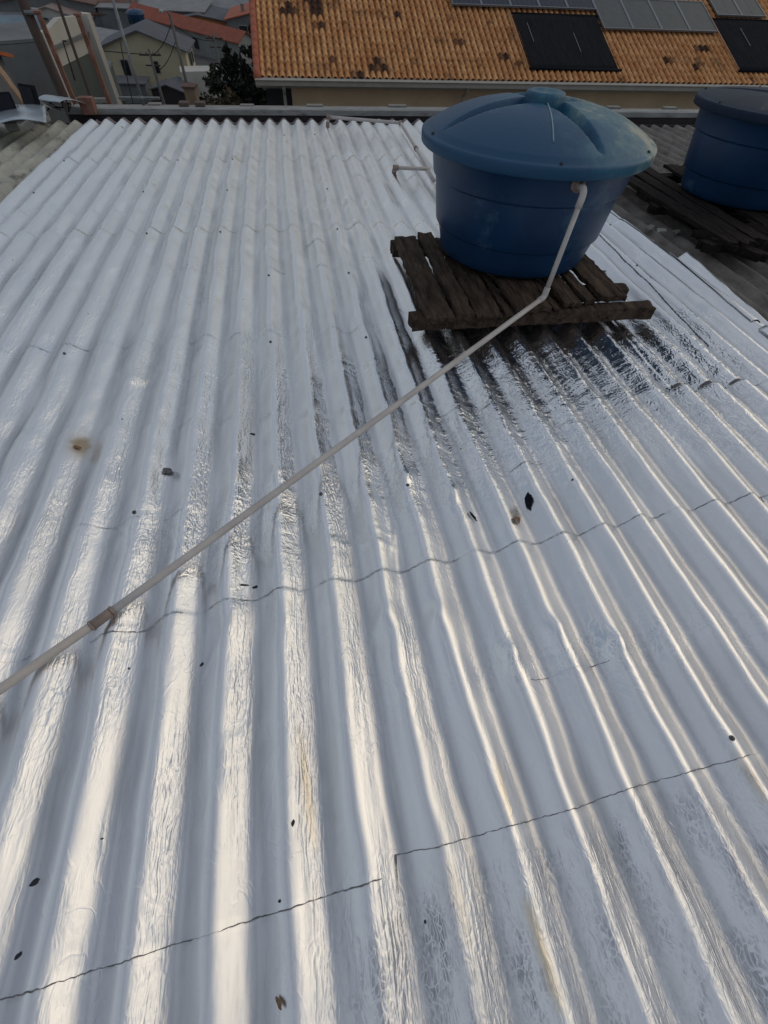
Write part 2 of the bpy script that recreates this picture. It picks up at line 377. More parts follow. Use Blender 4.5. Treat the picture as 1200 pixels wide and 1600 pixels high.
rowc = sum(np.exp(-((V-vc-.10*(vnoise(U, V*0, 3, 91)-.5))/.10)**2) for vc in (2.05, 2.38, 2.9, 3.3, 3.98, 4.5, 5.1, 5.85, 6.5))*sst(vnoise(U, V, 4.5, 92), .45, .75)
CRS = np.clip(.55*rowc+.30*blob(-.3, 1.5, .7, .8)*right_slope+nearw+gather*(.5+vnoise(U, V, 6, 22))*.9, 0, 1)
DUL = sst(-V, -.02-.0, .08+.0)*0
seamv = -.043+.095*U
DUL = sst(seamv-V, -.02, .10)*sst(U, -.35, .15)*(.55+.9*vnoise(U, V, 5, 23))*(1-.6*right_slope)
DUL = np.clip(DUL, 0, 1)
bu, bv = r(122, 690, -.01); du_, dv_2 = U-bu, V-bv
DIR = np.clip(1.5*np.exp(-((du_/.030)**2+(dv_2/.050)**2))*(.3+1.1*vnoise(U, V, 45, 25))+.25*np.exp(-((du_/.06)**2+(dv_2/.09)**2)), 0, 1)
lu, lv = r(808, 808, -.005)
DIR = np.maximum(DIR, np.clip(np.exp(-(((U-lu)/.018)**2+((V-lv)/.03)**2))*(.4+vnoise(U, V, 80, 26)), 0, 1))
Z = roof_h(U, V)
# bunched film: real relief of creases running over the corrugations
def rdg(a, b_, sd): return np.abs(vnoise(a, b_, 1.0, sd)-.5)*2
crease = rdg(U*14+2.2*vnoise(U, V, 7, 41), V*34+3*vnoise(U, V, 5, 42), 43)
longc = rdg(U*40+1.5*vnoise(U, V, 6, 44), V*6, 45)
Z = Z + .0040*CRS*(crease-.5) + .0022*WR*(longc-.5)
# kinks in the crests where strips meet
for (uc, vc, a_) in ((.12, .60, .012), (.30, .58, .012), (.515, .43, .016), (.70, .50, .010), (.87, .42, .014), (-.33, .30, .014), (-.36, .26, -.010), (.33, 1.22, .010), (.51, 1.12, .012), (-.20, 1.32, .010), (-.02, 1.35, .010), (-.9, 2.05, .010)):
    Z = Z + a_*np.exp(-(((U-uc-(V-vc)*.5)/.035)**2+((V-vc)/.05)**2))
fr_ = random.Random(77)
for i in range(70):                          # loose folds in the film
    uc, vc = fr_.uniform(UL, UR), fr_.choice((fr_.uniform(-.3, 2.5), fr_.uniform(-.3, 4.5)))
    an_f = fr_.uniform(-.9, .9)+(math.pi/2 if fr_.random() < .35 else 0); ln = fr_.uniform(.05, .16); wf = fr_.uniform(.006, .014)
    X_ = (U-uc)*math.cos(an_f)+(V-vc)*math.sin(an_f); Y_ = -(U-uc)*math.sin(an_f)+(V-vc)*math.cos(an_f)
    Z += fr_.uniform(.0015, .0045)*np.exp(-(X_/wf)**2-(Y_/ln)**2)
me = grid_mesh('foil_roof', U, V, Z)
for nm, A in (('wrinkle', WR), ('dull', DUL), ('cross', CRS), ('dirt', DIR), ('ochre', OCHRE), ('valley', sst(np.abs(fr-.5), .5-.0, .5)*0+(1-sst(np.abs(fr-.5), .06, .20))*(.35+.9*vnoise(U, V, 3, 61)))):
    at = me.attributes.new(nm, 'FLOAT', 'POINT'); at.data.foreach_set('value', A.astype(np.float32).ravel())
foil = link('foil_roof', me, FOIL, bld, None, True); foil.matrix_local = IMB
foil['label'] = 'corrugated roofing sheathed in wrinkled silver foil'

# neighbouring bare sheets of the same roof
def bare(name, u0, u1, v0, v1, material, seed, n=14, dz=0, laps=True, holes=None):
    us = np.arange(u0, u1, PITCH/n); vs_ = np.arange(v0, v1, .06)
    A, B = np.meshgrid(us, vs_, indexing='ij')
    Zb = roof_h(A, B, False)*(1.12 if seed == 51 else 1.0)+dz+.003*(vnoise(A, B, 4, seed)-.5)
    me = grid_mesh(name, A, B, Zb); o = link(name, me, material, bld, None, True); o.matrix_local = IMB
    sm = o.modifiers.new('thickness', 'SOLIDIFY'); sm.thickness = .006; sm.offset = -1
    return o
c_ = bare('bare_roof', -5.4, UL+.05, -1.5, 7.5, CREAM, 50, dz=-.012); c_['label'] = 'cream bare corrugated fibre cement strip'
o_ = bare('weathered_roof', UR-.05, 8.0, -1.5, 7.5, OLDRF, 51, dz=-.012); o_['label'] = 'brown grey lichened corrugated fibre cement strip'
e_ = bare('sheet_ends', UL+.06, UR-.06, 7.2, 7.62, mat('bare_sheet_end', (.17, .14, .15), .9, 0, .3, 8, .3, 40), 52, dz=-.006); e_['label'] = 'bare brownish sheet ends past the foil'
# raised foil flap ends at the right border
def strip(name, u0, u1, v0, v1, dz, material=FOIL, skew=0.0, parent=None):
    us = np.arange(u0, u1, PITCH/22); vv = np.linspace(v0, v1, 60)
    A, B = np.meshgrid(us, vv, indexing='ij'); A2 = A+skew*(B-v0)
    Zs = roof_h(A2, B)+dz+.002*(vnoise(A, B, 9, 60))
    me = grid_mesh(name, A2, B, Zs); o = link(name, me, material, parent or foil, None, True)
    o.matrix_local = Matrix.Identity(4)
    sm = o.modifiers.new('thickness', 'SOLIDIFY'); sm.thickness = .0015; sm.offset = 1
    return o
strip('foil_strip', UR-.03, UR+.13, 2.28, 3.28, .006, skew=.02)
strip('foil_strip', UR-.02, UR+.07, -1.3, 1.64, .008)
strip('foil_strip', UR-.02, UR+.26, .2, 2.2, .010, skew=-.01)
strip('foil_strip', UR-.02, UR+.05, 3.5, 4.35, .004, skew=-.05)

# seams: dark thin edges of the taped strips
def seam_poly(pts, wd, prob=.85, seed=1, name='foil_seam', lift=.0036):
    rg = random.Random(seed); mb = MB(); on = True
    pts = [np.array(p, float) for p in pts]
    dens = []
    for a, b_ in zip(pts[:-1], pts[1:]):
        n = max(2, int(np.linalg.norm(b_-a)/.008))
        for i in range(n): dens.append(a+(b_-a)*i/n)
    dens.append(pts[-1]); cur = []; ons = []
    def flush():
        if len(cur) > 2:
            vs_ = []; fs = []
            for i, p in enumerate(cur):
                t = cur[min(i+1, len(cur)-1)]-cur[max(i-1, 0)]; t = t/np.linalg.norm(t); nrm = np.array([-t[1], t[0]])
                ww = wd*.72*(.30+.70*rg.random())*ons[i]
                for s in (-.5, .5):
                    q = p+nrm*s*ww; vs_.append((q[0], q[1], float(roof_h(q[0], q[1]))+lift))
            for i in range(len(cur)-1): fs.append((2*i, 2*i+1, 2*i+3, 2*i+2))
            mb.add(vs_, fs)
        cur.clear()
    for i, p in enumerate(dens):
        if i % 9 == 0:
            on = rg.random() < prob
        cur.append(p+np.array([0, .003*(rg.random()-.5)])); ons.append(1.0 if on else .22)
    flush()
    return rp(mb, name, SEAM, foil)
def R2(*pp): return [r(x, y, -.015) for x, y in pp]
seam_poly([(-.80, .665), (-.62, .69), (-.536, .719), (-.38, .741), (-.19, .761), (-.04, .769), (.15, .787), (.32, .801), (.5, .821), (.69, .841), (.85, .853), (1.03, .875), (1.21, .899), (1.39, .916), (1.6, .938), (1.74, .945), (2.2, .99)], .0042, .93, 1)
seam_poly([(-1.35, .585), (-.95, .645)], .004, .6, 2)
seam_poly([(-1.2, -.16), (-.763, -.115), (-.4, -.082), (.03, -.042)], .0042, .95, 3)
seam_poly(R2((620, 1335), (690, 1322), (800, 1290), (910, 1260), (990, 1230), (1080, 1205), (1200, 1172)), .0032, .75, 4)
seam_poly(R2((620, 1335), (625, 1420), (640, 1500), (655, 1600)), .005, .75, 5)
seam_poly(R2((995, 1228), (1030, 1300), (1080, 1400), (1120, 1490), (1170, 1600)), .0035, .9, 6)
seam_poly([(.55, 1.62), (.7, 1.635), (.9, 1.65), (1.19, 1.666), (1.45, 1.68), (1.8, 1.69)], .006, .8, 7)
seam_poly([(1.89, 2.24), (1.885, 1.95), (1.885, 1.68)], .007, 1, 8)
seam_poly([(1.895, 1.64), (1.90, 1.3), (1.905, .9), (1.92, .3), (1.92, -.4)], .006, 1, 9)
seam_poly([(2.36, 4.3), (2.36, 3.4), (2.35, 2.6), (2.34, 2.1)], .010, 1, 10)
seam_poly([(2.13, 4.0), (2.13, 3.2), (2.12, 2.4)], .008, .9, 11)
seam_poly([(2.60, 4.2), (2.60, 3.4), (2.60, 2.3)], .009, .7, 12)
seam_poly([(-2.2, 2.36), (-1.2, 2.39), (-.4, 2.41), (.35, 2.43)], .006, .35, 13)
seam_poly([(-2.3, 3.97), (-1.3, 3.985), (-.4, 3.98), (.5, 4.0)], .010, .42, 14)
seam_poly([(-.3, 3.22), (0, 3.24), (.35, 3.25)], .008, .6, 15)
seam_poly([(-2.3, 5.84), (-1, 5.86), (.4, 5.87), (1.4, 5.86)], .014, .35, 16)
seam_poly([(.0, 3.67), (.2, 3.68)], .01, .8, 17)
seam_poly(R2((620, 468), (680, 520), (740, 560)), .005, .2, 18)
seam_poly([(.5, 5.2), (.9, 5.18), (1.3, 5.15)], .012, .6, 19)
seam_poly([(1.05, 1.50), (1.25, 1.47)], .004, .9, 20)
seam_poly([(.78, 1.22), (.95, 1.26)], .005, .8, 24)
seam_poly([(-1.3, .22), (-.9, .24)], .003, .5, 25)
seam_poly([(-1.0, 1.12), (-.8, 1.13), (-.55, 1.15)], .003, .7, 26)
seam_poly([(.55, .35), (.75, .37), (.9, .38)], .003, .7, 27)
# dark crescents: shadow beyond the raised sheet laps on the right, painted as strips
for kk in range(14, 17):
    uc = -.555+PITCH*(kk-(.171*.89-.0144*.79))
    mb = MB(); vs_ = []; fs = []
    for i in range(13):
        uu = uc-.052+.104*i/12; hh = float(roof_h(uu, 1.70))
        vs_ += [(uu, 1.694, hh+.002), (uu, 1.714+.006*math.sin(math.pi*i/12), hh+.004)]
    for i in range(12): fs.append((2*i, 2*i+1, 2*i+3, 2*i+2))
    mb.add(vs_, fs); rp(mb, 'lap_shadow', SEAM, foil)

# film torn into small holes showing the dark sheet
HOLE = mat('torn_hole', (.02, .022, .03), .7, 0, .3, 30)
def scrap_mesh(u, v, L_, W_, rot, seed, thick=.001, curl=.004, lift=.0035):
    rg = random.Random(seed); n = 11; ring = []
    for i in range(n):
        a = 2*math.pi*i/n; k = .75+.5*rg.random()
        x, y = math.cos(a)*L_*.5*k, math.sin(a)*W_*.5*k
        ring.append((x*math.cos(rot)-y*math.sin(rot), x*math.sin(rot)+y*math.cos(rot)))
    mb = MB(); top = []; bot = []
    for (x, y) in ring:
        z = float(roof_h(u+x, v+y))+lift+curl*rg.random(); top.append((u+x, v+y, z+thick)); bot.append((u+x, v+y, z))
    c = (u, v, float(roof_h(u, v))+lift+thick+.001)
    mb.add(top+bot+[c], [(i, (i+1) % n, 2*n) for i in range(n)]+[(i, (i+1) % n, n+(i+1) % n, n+i) for i in range(n)]+[tuple(range(n, 2*n))])
    return mb
for i, (px, py, l, wd, rt) in enumerate([(393, 670, .024, .014, .1), (41, 1380, .024, .012, .5), (15, 1497, .018, .009, .6), (459, 1287, .014, .007, 1.4), (152, 1310, .006, .004, 0), (437, 1408, .006, .006, 0), (1190, 778, .03, .012, -.6), (380, 909, .03, .006, .1), (395, 910, .022, .01, .2), (310, 1032, .014, .008, .8), (893, 752, .012, .008, .4)]):
    u, v = r(px, py, -.02); rp(scrap_mesh(u, v, l, wd, rt, 100+i, .0004, 0.0, .0015), 'torn_hole', HOLE, foil)
# roofing screws with washers along the laps
SCREW = mat('screw_washer', (.10, .10, .105), .5, .4, .4, 60)
sr = random.Random(5)
for vv in (1.16, 2.30, 3.1, 3.86, 4.8, 5.72, 6.7, .12):
    for kk in range(-10, 19, 3):
        if sr.random() < .5: continue
        kq = kk+sr.choice((0, 1))
        dv = vv-.8; u = -.555+PITCH*(kq-(.171*dv-.0144*dv*dv))
        if not (UL+.1 < u < UR-.1): continue
        if .5 < u < 2.1 and 1.75 < vv < 3.7: continue
        z = float(roof_h(u, vv))
        mb = MB(); mb.lathe([(.0001, .007), (.003, .007), (.0035, .003), (.0075, .0025), (.008, -.002)], 10, (u, vv+.02*(sr.random()-.5), z))
        rp(mb, 'roof_screw', SCREW, foil)

# gutter and flashing at the far edge
gut = MB()
gx0, gx1 = -2.75, 8.0
def gbox(mb, x0, x1, v0, v1, w0, w1): mb.box(((x0+x1)/2, (v0+v1)/2, (w0+w1)/2), (x1-x0, v1-v0, w1-w0))
gbox(gut, gx0, gx1, 7.45, 7.85, -.26, -.24); gbox(gut, gx0, gx1, 7.44, 7.46, -.26, -.07)
gbox(gut, gx0, gx1, 7.765, 7.80, -.45, -.048)  # near-black board stands in for the shadow between the corrugation ends
g_ = rp(gut, 'gutter', DARK)
fl = MB(); gbox(fl, gx0, gx1, 7.803, 7.90, -.40, .005); gbox(fl, gx0, gx1, 7.755, 7.803, -.046, .012); gbox(fl, gx0, gx1, 7.795, 7.92, .0055, .015)
rp(fl, 'parapet', CONC, bevel=.004)
tp = MB(); gbox(tp, gx0, gx1, 8.03, 8.16, -.5, -.015)
tpo = rp(tp, 'coping', mat('grey_coping', (.24, .225, .21), .9, 0, .35, 5, .4, 30, stretch=(1, 4, 4), stain=((.06, .05, .05), 5, .58)))
rg = random.Random(3)
for i in range(9):
    x = -1.9+i*1.05+rg.random()*.3; b = MB(); gbox(b, x, x+.05+rg.random()*.2, 8.0, 8.1, -.012, .012+.02*rg.random())
    rp(b, 'mortar_lump', tpo.data.materials[0], bevel=.004)
for i, x in enumerate((-1.42, -1.22)):
    b = MB(); gbox(b, x, x+.12, 7.86, 8.0, .018, .055); rp(b, 'brick', mat('brown_brick%d' % i, (.10, .07, .06), .9, 0, .3, 20, .5, 60), bevel=.004)

# ============================================================ PALLETS
def board(mb, x0, x1, y0, y1, z0, z1, seed, jag=.012, nx=3, ny=26):
    """a weathered board with chewed ends and a cupped, split surface; long axis y"""
    rg = np.random.default_rng(seed); nx = max(3, int((x1-x0)/.018))
    xs = np.linspace(0, 1, nx+1); ys_ = np.linspace(0, 1, ny+1)
    e0 = jag*rg.random(nx+1)*2; e1 = jag*rg.random(nx+1)*2
    ex0 = .004*rg.standard_normal(ny+1); ex1 = .004*rg.standard_normal(ny+1)
    gro = .004*rg.random(nx+1)
    def lay(z, s, flip):
        g = []
        for j, b_ in enumerate(ys_):
            for i, a in enumerate(xs):
                ya = y0+e0[i]; yb = y1-e1[i]
                xa = x0+ex0[j]; xb = x1+ex1[j]
                g.append((xa+(xb-xa)*a, ya+(yb-ya)*b_, z - (gro[i]*s + .0025*s*rg.random())))
        return g
    top = lay(z1, 1, 0); bot = lay(z0, -1, 1); n = len(top); W = nx+1; fs = []
    for j in range(ny):
        for i in range(nx):
            a = j*W+i; fs.append((a, a+1, a+W+1, a+W)); fs.append((n+a, n+a+W, n+a+W+1, n+a+1))
    for j in range(ny):
        a = j*W; fs.append((a, a+W, n+a+W, n+a)); a = j*W+nx; fs.append((a, n+a, n+a+W, a+W))
    for i in range(nx):
        a = i; fs.append((a, n+a, n+a+1, a+1)); a = ny*W+i; fs.append((a, a+1, n+a+1, n+a))
    return mb.add(top+bot, fs)
pal = empty('wooden_pallet', ROOFM @ Matrix.Translation((1.25, 2.85, 0)))
tag(pal, 'dark rotten timber pallet under the nearer blue tank, on the silver foil roof', 'pallet')
PO = Matrix.Translation((-1.25, -2.85, 0))
def pp_(mb, name, material=WOOD, **k):
    o = mb.build(name, material, pal, **k); o.matrix_local = PO; return o
WP = .125
def ug(px, py=490): return r(px, py, WP)[0]
# front ends measured on the photo: (x left, x right) at the front edge; far end v; height
fronts = [(667, 713, 3.34, .0), (716, 744, 3.38, -.004), (747, 791, 3.36, -.022), (794, 806, 3.3, -.020), (809, 866, 3.3, -.012), (868, 880, 3.3, -.022), (884, 914, 3.3, -.004), (918, 936, 3.3, -.012), (941, 984, 3.3, .0)]
for i, (a, b_, vf, dz) in enumerate(fronts):
    yv = 496-(i*4)
    u0 = r(a, yv, WP)[0]; u1 = r(b_, yv, WP)[0]
    vf0 = r(a, yv, WP)[1]-.01+.015*((i*37) % 5)/5
    mb = MB(); board(mb, u0+.004, u1-.004, vf0, vf, WP-.038+dz*.4, WP+dz*1.15+.006*((i*53) % 3-1), 200+i, .012)
    pp_(mb, 'plank')
# cross beams (long axis u): front, middle, rear
def beam(u0, u1, v0, v1, w0, w1, seed, name='beam'):
    mb = MB(); board(mb, v0, v1, u0, u1, w0, w1, seed, .012, ny=30)
    mb.v = [(y, x, z) for (x, y, z) in mb.v]; mb.f = [tuple(reversed(f)) for f in mb.f]
    return pp_(mb, name)
uf0 = r(637, 485, .08)[0]; uf1 = r(1026, 480, .08)[0]; vf_ = r(830, 495, .06)[1]
beam(uf0, uf1, vf_-.0, vf_+.09, .005, .083, 270)
beam(.62, 1.98, 2.52, 2.61, .005, .083, 271)
ub = r(610, 380, .08)
beam(ub[0], 1.95, ub[1]-.06, ub[1]+.06, .005, .083, 272)

pal2 = empty('wooden_pallet', ROOFM @ Matrix.Translation((3.8, 4.0, 0)))
tag(pal2, 'black rotten timber platform under the farther blue tank, on bare brown sheets', 'pallet')
PO2 = Matrix.Translation((-3.8, -4.0, 0))
for i in range(12):
    u0 = 3.02+i*.145; mb = MB(); rr_ = random.Random(300+i)
    board(mb, u0, u0+.125, 3.08+.10*rr_.random()-.05, 4.95+.1*rr_.random(), .065, .098, 300+i, .03)
    if i in (3,): continue
    k_ = rr_.uniform(-.05, .05); dz_ = rr_.uniform(-.012, .02); t_ = rr_.uniform(-.08, .08)
    mb.v = [(x+k_*(y-4), y, z+dz_+t_*(x-u0)*.3) for x, y, z in mb.v]
    o = mb.build('plank', WOOD2, pal2); o.matrix_local = PO2
for i, vv in enumerate((3.22, 4.0, 4.8)):
    mb = MB(); board(mb, vv-.05, vv+.05, 2.93, 4.8, -.002, .064, 320+i, .03, ny=30); mb.v = [(y, x, z) for (x, y, z) in mb.v]; mb.f = [tuple(reversed(f)) for f in mb.f]
    o = mb.build('beam', WOOD2, pal2); o.matrix_local = PO2

# ============================================================ WATER TANKS
def tank(name, u, v, w0, label, rot, lid_mat, sc_=1.0, dome=.142):
    t = empty(name, ROOFM @ Matrix.Translation((u, v, w0)) @ Matrix.Rotation(rot, 4, 'Z'))
    tag(t, label, 'water tank')
    mb = MB()
    prof = [(.001, .0), (.43, .0), (.455, .006), (.468, .02), (.475, .06), (.497, .150), (.499, .156), (.511, .160), (.515, .166), (.545, .395), (.547, .401), (.558, .405), (.561, .412), (.583, .555), (.600, .565), (.602, .580), (.585, .583)]
    mb.lathe([(a*sc_, b*sc_) for a, b in prof], 96)
    mb.build('body', BLUE, t, smooth=True)
    # lid: dome with four sunken tapering channels from the hub
    n, m_ = 288, 46
    rr_ = np.linspace(.001, .640, m_); th = np.linspace(0, 2*math.pi, n+1)
    A, B = np.meshgrid(rr_, th, indexing='ij')
    s = A/.640
    z = .585+dome*(1-s**2.7)+.012
    depth = np.zeros_like(A)
    for k in range(4):
        d = (B-(R(11)+k*math.pi/2)+math.pi) % (2*math.pi)-math.pi
        arc = d*A                                      # sideways distance from the channel's axis
        wd = .066*(1-np.clip((A-.10)/.48, 0, 1))**.75+.006
        on = np.clip((A-.06)/.05, 0, 1)*(1-np.clip((A-.50)/.09, 0, 1))
        side = np.clip((1-np.abs(arc)/wd)*1.5, 0, 1)**.9
        depth = np.maximum(depth, (.060 if dome > .1 else .02)*on*np.clip(wd/.072, 0, 1)**.4*side)
    z = z-depth
    hub = np.clip(1-((A)/.105)**6, 0, 1); zh = .609+dome-.012*np.clip((.08-A)/.02, 0, 1)*0
    lob = 1+.0*np.cos(8*B)
    z = np.where(A < .100, zh-.006*(A/.1)**4, z)
    # flat brim and a turned-down lip
    z = np.where(A > .600, .585+.014+ (z-.585-.014)*np.clip((.640-A)/.04, 0, 1)*.6, z)
    X = A*np.cos(B); Y = A*np.sin(B)
    Xs = [X]; Ys = [Y]; Zs = [z]
    for (rad, zz) in ((.646, .594), (.648, .585), (.646, .548), (.640, .543), (.632, .546), (.630, .578)):
        Xs.append((rad*np.cos(th))[None]); Ys.append((rad*np.sin(th))[None]); Zs.append(np.full((1, n+1), zz))
    X = np.vstack(Xs)*sc_; Y = np.vstack(Ys)*sc_; Z_ = np.vstack(Zs)*sc_
    me = grid_mesh('lid', X, Y, Z_); me.flip_normals() if hasattr(me, 'flip_normals') else None
    bm = bmesh.new(); bm.from_mesh(me); bmesh.ops.remove_doubles(bm, verts=bm.verts, dist=.0004); bmesh.ops.recalc_face_normals(bm, faces=bm.faces); bm.to_mesh(me); bm.free()
    lid = link('lid', me, lid_mat, t, None, True)
    hb = MB(); hb.lathe([(.104, .69), (.107, .743), (.101, .756), (.085, .761), (.070, .760), (.050, .752), (.001, .751)], 48)
    hb.v = [(x*sc_, y*sc_, (z-.130+dome)*sc_) for x, y, z in hb.v]
    hb.build('hub', lid_mat, lid, smooth=True)
    sm = MB(); pts = []
    a0 = -rot+R(-104)
    for i in range(14):
        q = .11+.40*i/13; s_ = q/.64; pts.append((q*math.cos(a0)*sc_, q*math.sin(a0)*sc_, (.585+dome*(1-s_**2.7)+.0135)*sc_))
    sm.tube(pts, .0034, 6); sm.build('mould_seam', mat('seam_plastic', (.22, .33, .38), .5, 0, .2, 20), lid, smooth=True)
    for k in range(6):
        a = R(-100+57*k)-rot; b = MB(); b.lathe([(.0001, .014), (.007, .013), (.009, .006), (.009, -.004)], 10, (.615*math.cos(a)*sc_, .615*math.sin(a)*sc_, .598*sc_))
        b.build('lid_screw', HOLE, lid, smooth=True)
    return t
TU, TV, TW = 1.3515, 3.0513, .13
t1 = tank('water_tank', TU, TV, TW, 'round blue plastic water tank with faded dusty lid and white pipe, on the timber pallet', R(0), LIDM)
BLUED = mat('dirty_blue_lid', (.014, .026, .050), .65, 0, .3, 5, .1, 50, spec=.2, stain=((.10, .11, .11), 5, .64))
t2 = tank('water_tank', 3.82, 4.12, .10, 'dark blue water tank cut off by the right edge of the photo', R(24), BLUED, dome=.045)
rim = None

# overflow pipe
pipe = empty('overflow_pipe', ROOFM @ Matrix.Translation((TU, TV-.6, .6)))
tag(pipe, 'long white plastic pipe dropping from the nearer blue tank and crossing the foil roof', 'pipe')
IP = Matrix.Translation((-TU, -(TV-.6), -.6))
PR = .0135
wq = TW+.515
a = r(893, 281, wq); an = math.atan2(a[1]-TV, a[0]-TU)
Rb_ = .575
p0 = Vector((TU+Rb_*math.cos(an), TV+Rb_*math.sin(an), wq)); dr = Vector((math.cos(an), math.sin(an), 0))
p1 = p0+dr*.085
q2 = r(850, 464, .165); p2 = Vector((q2[0], q2[1], .165))
q3 = r(160, 966, .018); p3 = Vector((q3[0], q3[1], .018))
q4 = r(0, 1077, .018); p4 = Vector((q4[0], q4[1], .018)); p5 = p4+(p4-p3).normalized()*.7
def pb(mb, name, m=PVC, **k):
    o = mb.build(name, m, pipe, smooth=True, **k); o.matrix_local = IP; return o
d12 = (p2-p1).normalized(); d23 = (p3-p2).normalized()
mb = MB(); mb.tube([p0-dr*.02, p0+dr*.02], .034, 20); mb.tube([p0+dr*.02, p0+dr*.03], .026, 6); pb(mb, 'flange', PVC_D)
mb = MB(); mb.tube(arc_pts([p0+dr*.02, p1, p1+d12*.075], .035), .0172, 16); pb(mb, 'elbow')
mb = MB(); mb.tube([p1+d12*.06, p2-d12*.03], PR, 16); pb(mb, 'drop_pipe')
mb = MB(); mb.tube(arc_pts([p2-d12*.05, p2, p2+d23*.05], .02), .0166, 16); pb(mb, 'elbow')
def sag(a, b_, n=14, s=.006): return [a+(b_-a)*(i/n)+Vector((0, 0, -s*math.sin(math.pi*i/n))) for i in range(n+1)]
mb = MB(); mb.tube(sag(p2+d23*.03, p3, 14, .004), PR, 16); pb(mb, 'long_pipe')
mb = MB(); mb.tube([p3, p5], PR*1.04, 16); pb(mb, 'end_pipe')
mb = MB(); mb.tube([p3-d23*.035, p3+d23*.035], .0160, 16); mb.tube([p3-d23*.037, p3-d23*.031], .0182, 16); mb.tube([p3+d23*.031, p3+d23*.037], .0182, 16); pb(mb, 'coupling', PVC_D)

# small pipes behind the tank
def pipe_run(px_list, wv, rad, label, name='water_pipe'):
    pts = [Vector((*r(x, y, wv_), wv_)) for (x, y, wv_) in px_list]
    root = empty(name, ROOFM @ Matrix.Translation(pts[0])); tag(root, label, 'pipe', None)
    I = Matrix.Translation(-pts[0])
    mb = MB(); mb.tube(arc_pts(pts, .03), rad, 12); o = mb.build('tube', PVC, root, smooth=True); o.matrix_local = I
    for i in range(0, len(pts)-1):
        p = pts[i]; d = (pts[min(i+1, len(pts)-1)]-p).normalized()
        mb = MB(); mb.tube([p-d*.02, p+d*.035], rad*1.45, 12); o = mb.build('joint', PVC_D, root, smooth=True); o.matrix_local = I
    return root
pipe_run([(512, 196, -.01), (513, 183, .07), (626, 192, .05), (650, 232, .05), (678, 282, .05)], 0, .016, 'thin grey pipe crossing near the far roof edge then turning towards the tank')
pipe_run([(616, 268, .0), (617, 262, .055), (672, 264, .055)], 0, .016, 'short grey pipe stub left of the nearer tank joining the longer pipe')

# ============================================================ LITTER ON THE ROOF
BLK = mat('black_scrap', (.010, .012, .018), .9, 0, .3, 20, spec=.12)
LEAF = mat('dry_leaf', (.22, .13, .07), .8, 0, .4, 60)
GREY = mat('grey_flake', (.12, .12, .13), .8, 0, .4, 60)
def litter(px, py, l, wd, rt, m, label, cat, seed, nm, curl=.006):
    u, v = r(px, py, -.02); mb = scrap_mesh(0, 0, l, wd, rt, seed, .0012, curl)
    z0 = float(roof_h(0, 0)); mb.v = [(x, y, z-z0) for x, y, z in mb.v]
    # follow the roof under it
    mb.v = [(x, y, (z-(float(roof_h(x, y))-z0))+float(roof_h(u+x, v+y))-float(roof_h(u, v))+.001) for x, y, z in mb.v]
    o = mb.build(nm, m); o.matrix_world = ROOFM @ Matrix.Translation(on_roof(u, v)); tag(o, label, cat); return o
litter(827, 779, .075, .022, 1.35, BLK, 'black sliver of plastic lying on the foil right of the middle', 'scrap', 401, 'plastic_scrap')
litter(740, 803, .045, .016, -1.0, BLK, 'small dark curled chip beside the black sliver, to its left', 'scrap', 402, 'plastic_chip')
litter(808, 812, .036, .024, 1.0, LEAF, 'crumpled brown leaf on a crest below the black sliver', 'leaf', 403, 'dry_leaf', .014)
litter(258, 728, .038, .030, .8, GREY, 'grey crumpled bit of torn foil left of the pipe', 'scrap', 404, 'foil_scrap', .012)
litter(120, 697, .024, .016, .3, LEAF, 'brown dried droppings on the burnt spot at the left', 'droppings', 405, 'droppings', .008)
litter(1190, 780, .03, .012, -.5, BLK, 'dark flake at the right edge of the photo on the foil', 'scrap', 406, 'plastic_flake')
litter(437, 1565, .022, .010, -.9, LEAF, 'reddish leaf fragment at the bottom of the photo', 'leaf', 407, 'leaf_fragment')
litter(945, 413, .05, .025, -.8, GREY, 'dark grit clump on the foil right of the nearer pallet', 'grit', 408, 'grit_clump', .012)
# broken bits between the pallets on the right
BRK = mat('broken_fibre_cement', (.20, .19, .18), .9, 0, .35, 20, .5, 60)
bits = [(975, 268, .10, .04, .9, 'pale chunk of timber standing behind the nearer tank beside the dark gap', 'timber_offcut', 'timber'),
        (1020, 345, .09, .06, .5, 'broken pale fibre cement piece nearest the foil edge between the two tanks', 'cement_fragment', 'rubble'),
        (1040, 347, .12, .05, .2, 'curled whitish fragment in the middle of the rubble between the two tanks', 'cement_fragment', 'rubble'),
        (1062, 352, .07, .05, 1.2, 'small grey fragment at the right end of the rubble between the two tanks', 'cement_fragment', 'rubble'),
        (1010, 254, .16, .05, -.55, 'flat cream tile strip lying on brown sheets behind the nearer tank', 'tile_strip', 'tile')]
for i, (px, py, l, wd, rt, lab, nm, cat) in enumerate(bits):
    u, v = r(px, py, .02); rg_ = random.Random(500+i); mb = MB(); n = 9; top = []; bot = []
    th_ = .05 if i == 0 else .012
    for k in range(n):
        a_ = 2*math.pi*k/n; q = .7+.5*rg_.random(); x, y = math.cos(a_)*l*.5*q, math.sin(a_)*wd*.5*q
        x, y = x*math.cos(rt)-y*math.sin(rt), x*math.sin(rt)+y*math.cos(rt); z = .05*y+.02*rg_.random()
        top.append((x, y, z+th_)); bot.append((x, y, z))
    mb.add(top+bot, [tuple(range(n)), tuple(range(n, 2*n))]+[(k, (k+1) % n, n+(k+1) % n, n+k) for k in range(n)])
    o = mb.build(nm, CREAM if i in (0, 2, 4) else BRK, bevel=.002); o.matrix_world = ROOFM @ Matrix.Translation((u, v, float(roof_h(u, v))+.012)); tag(o, lab, cat)
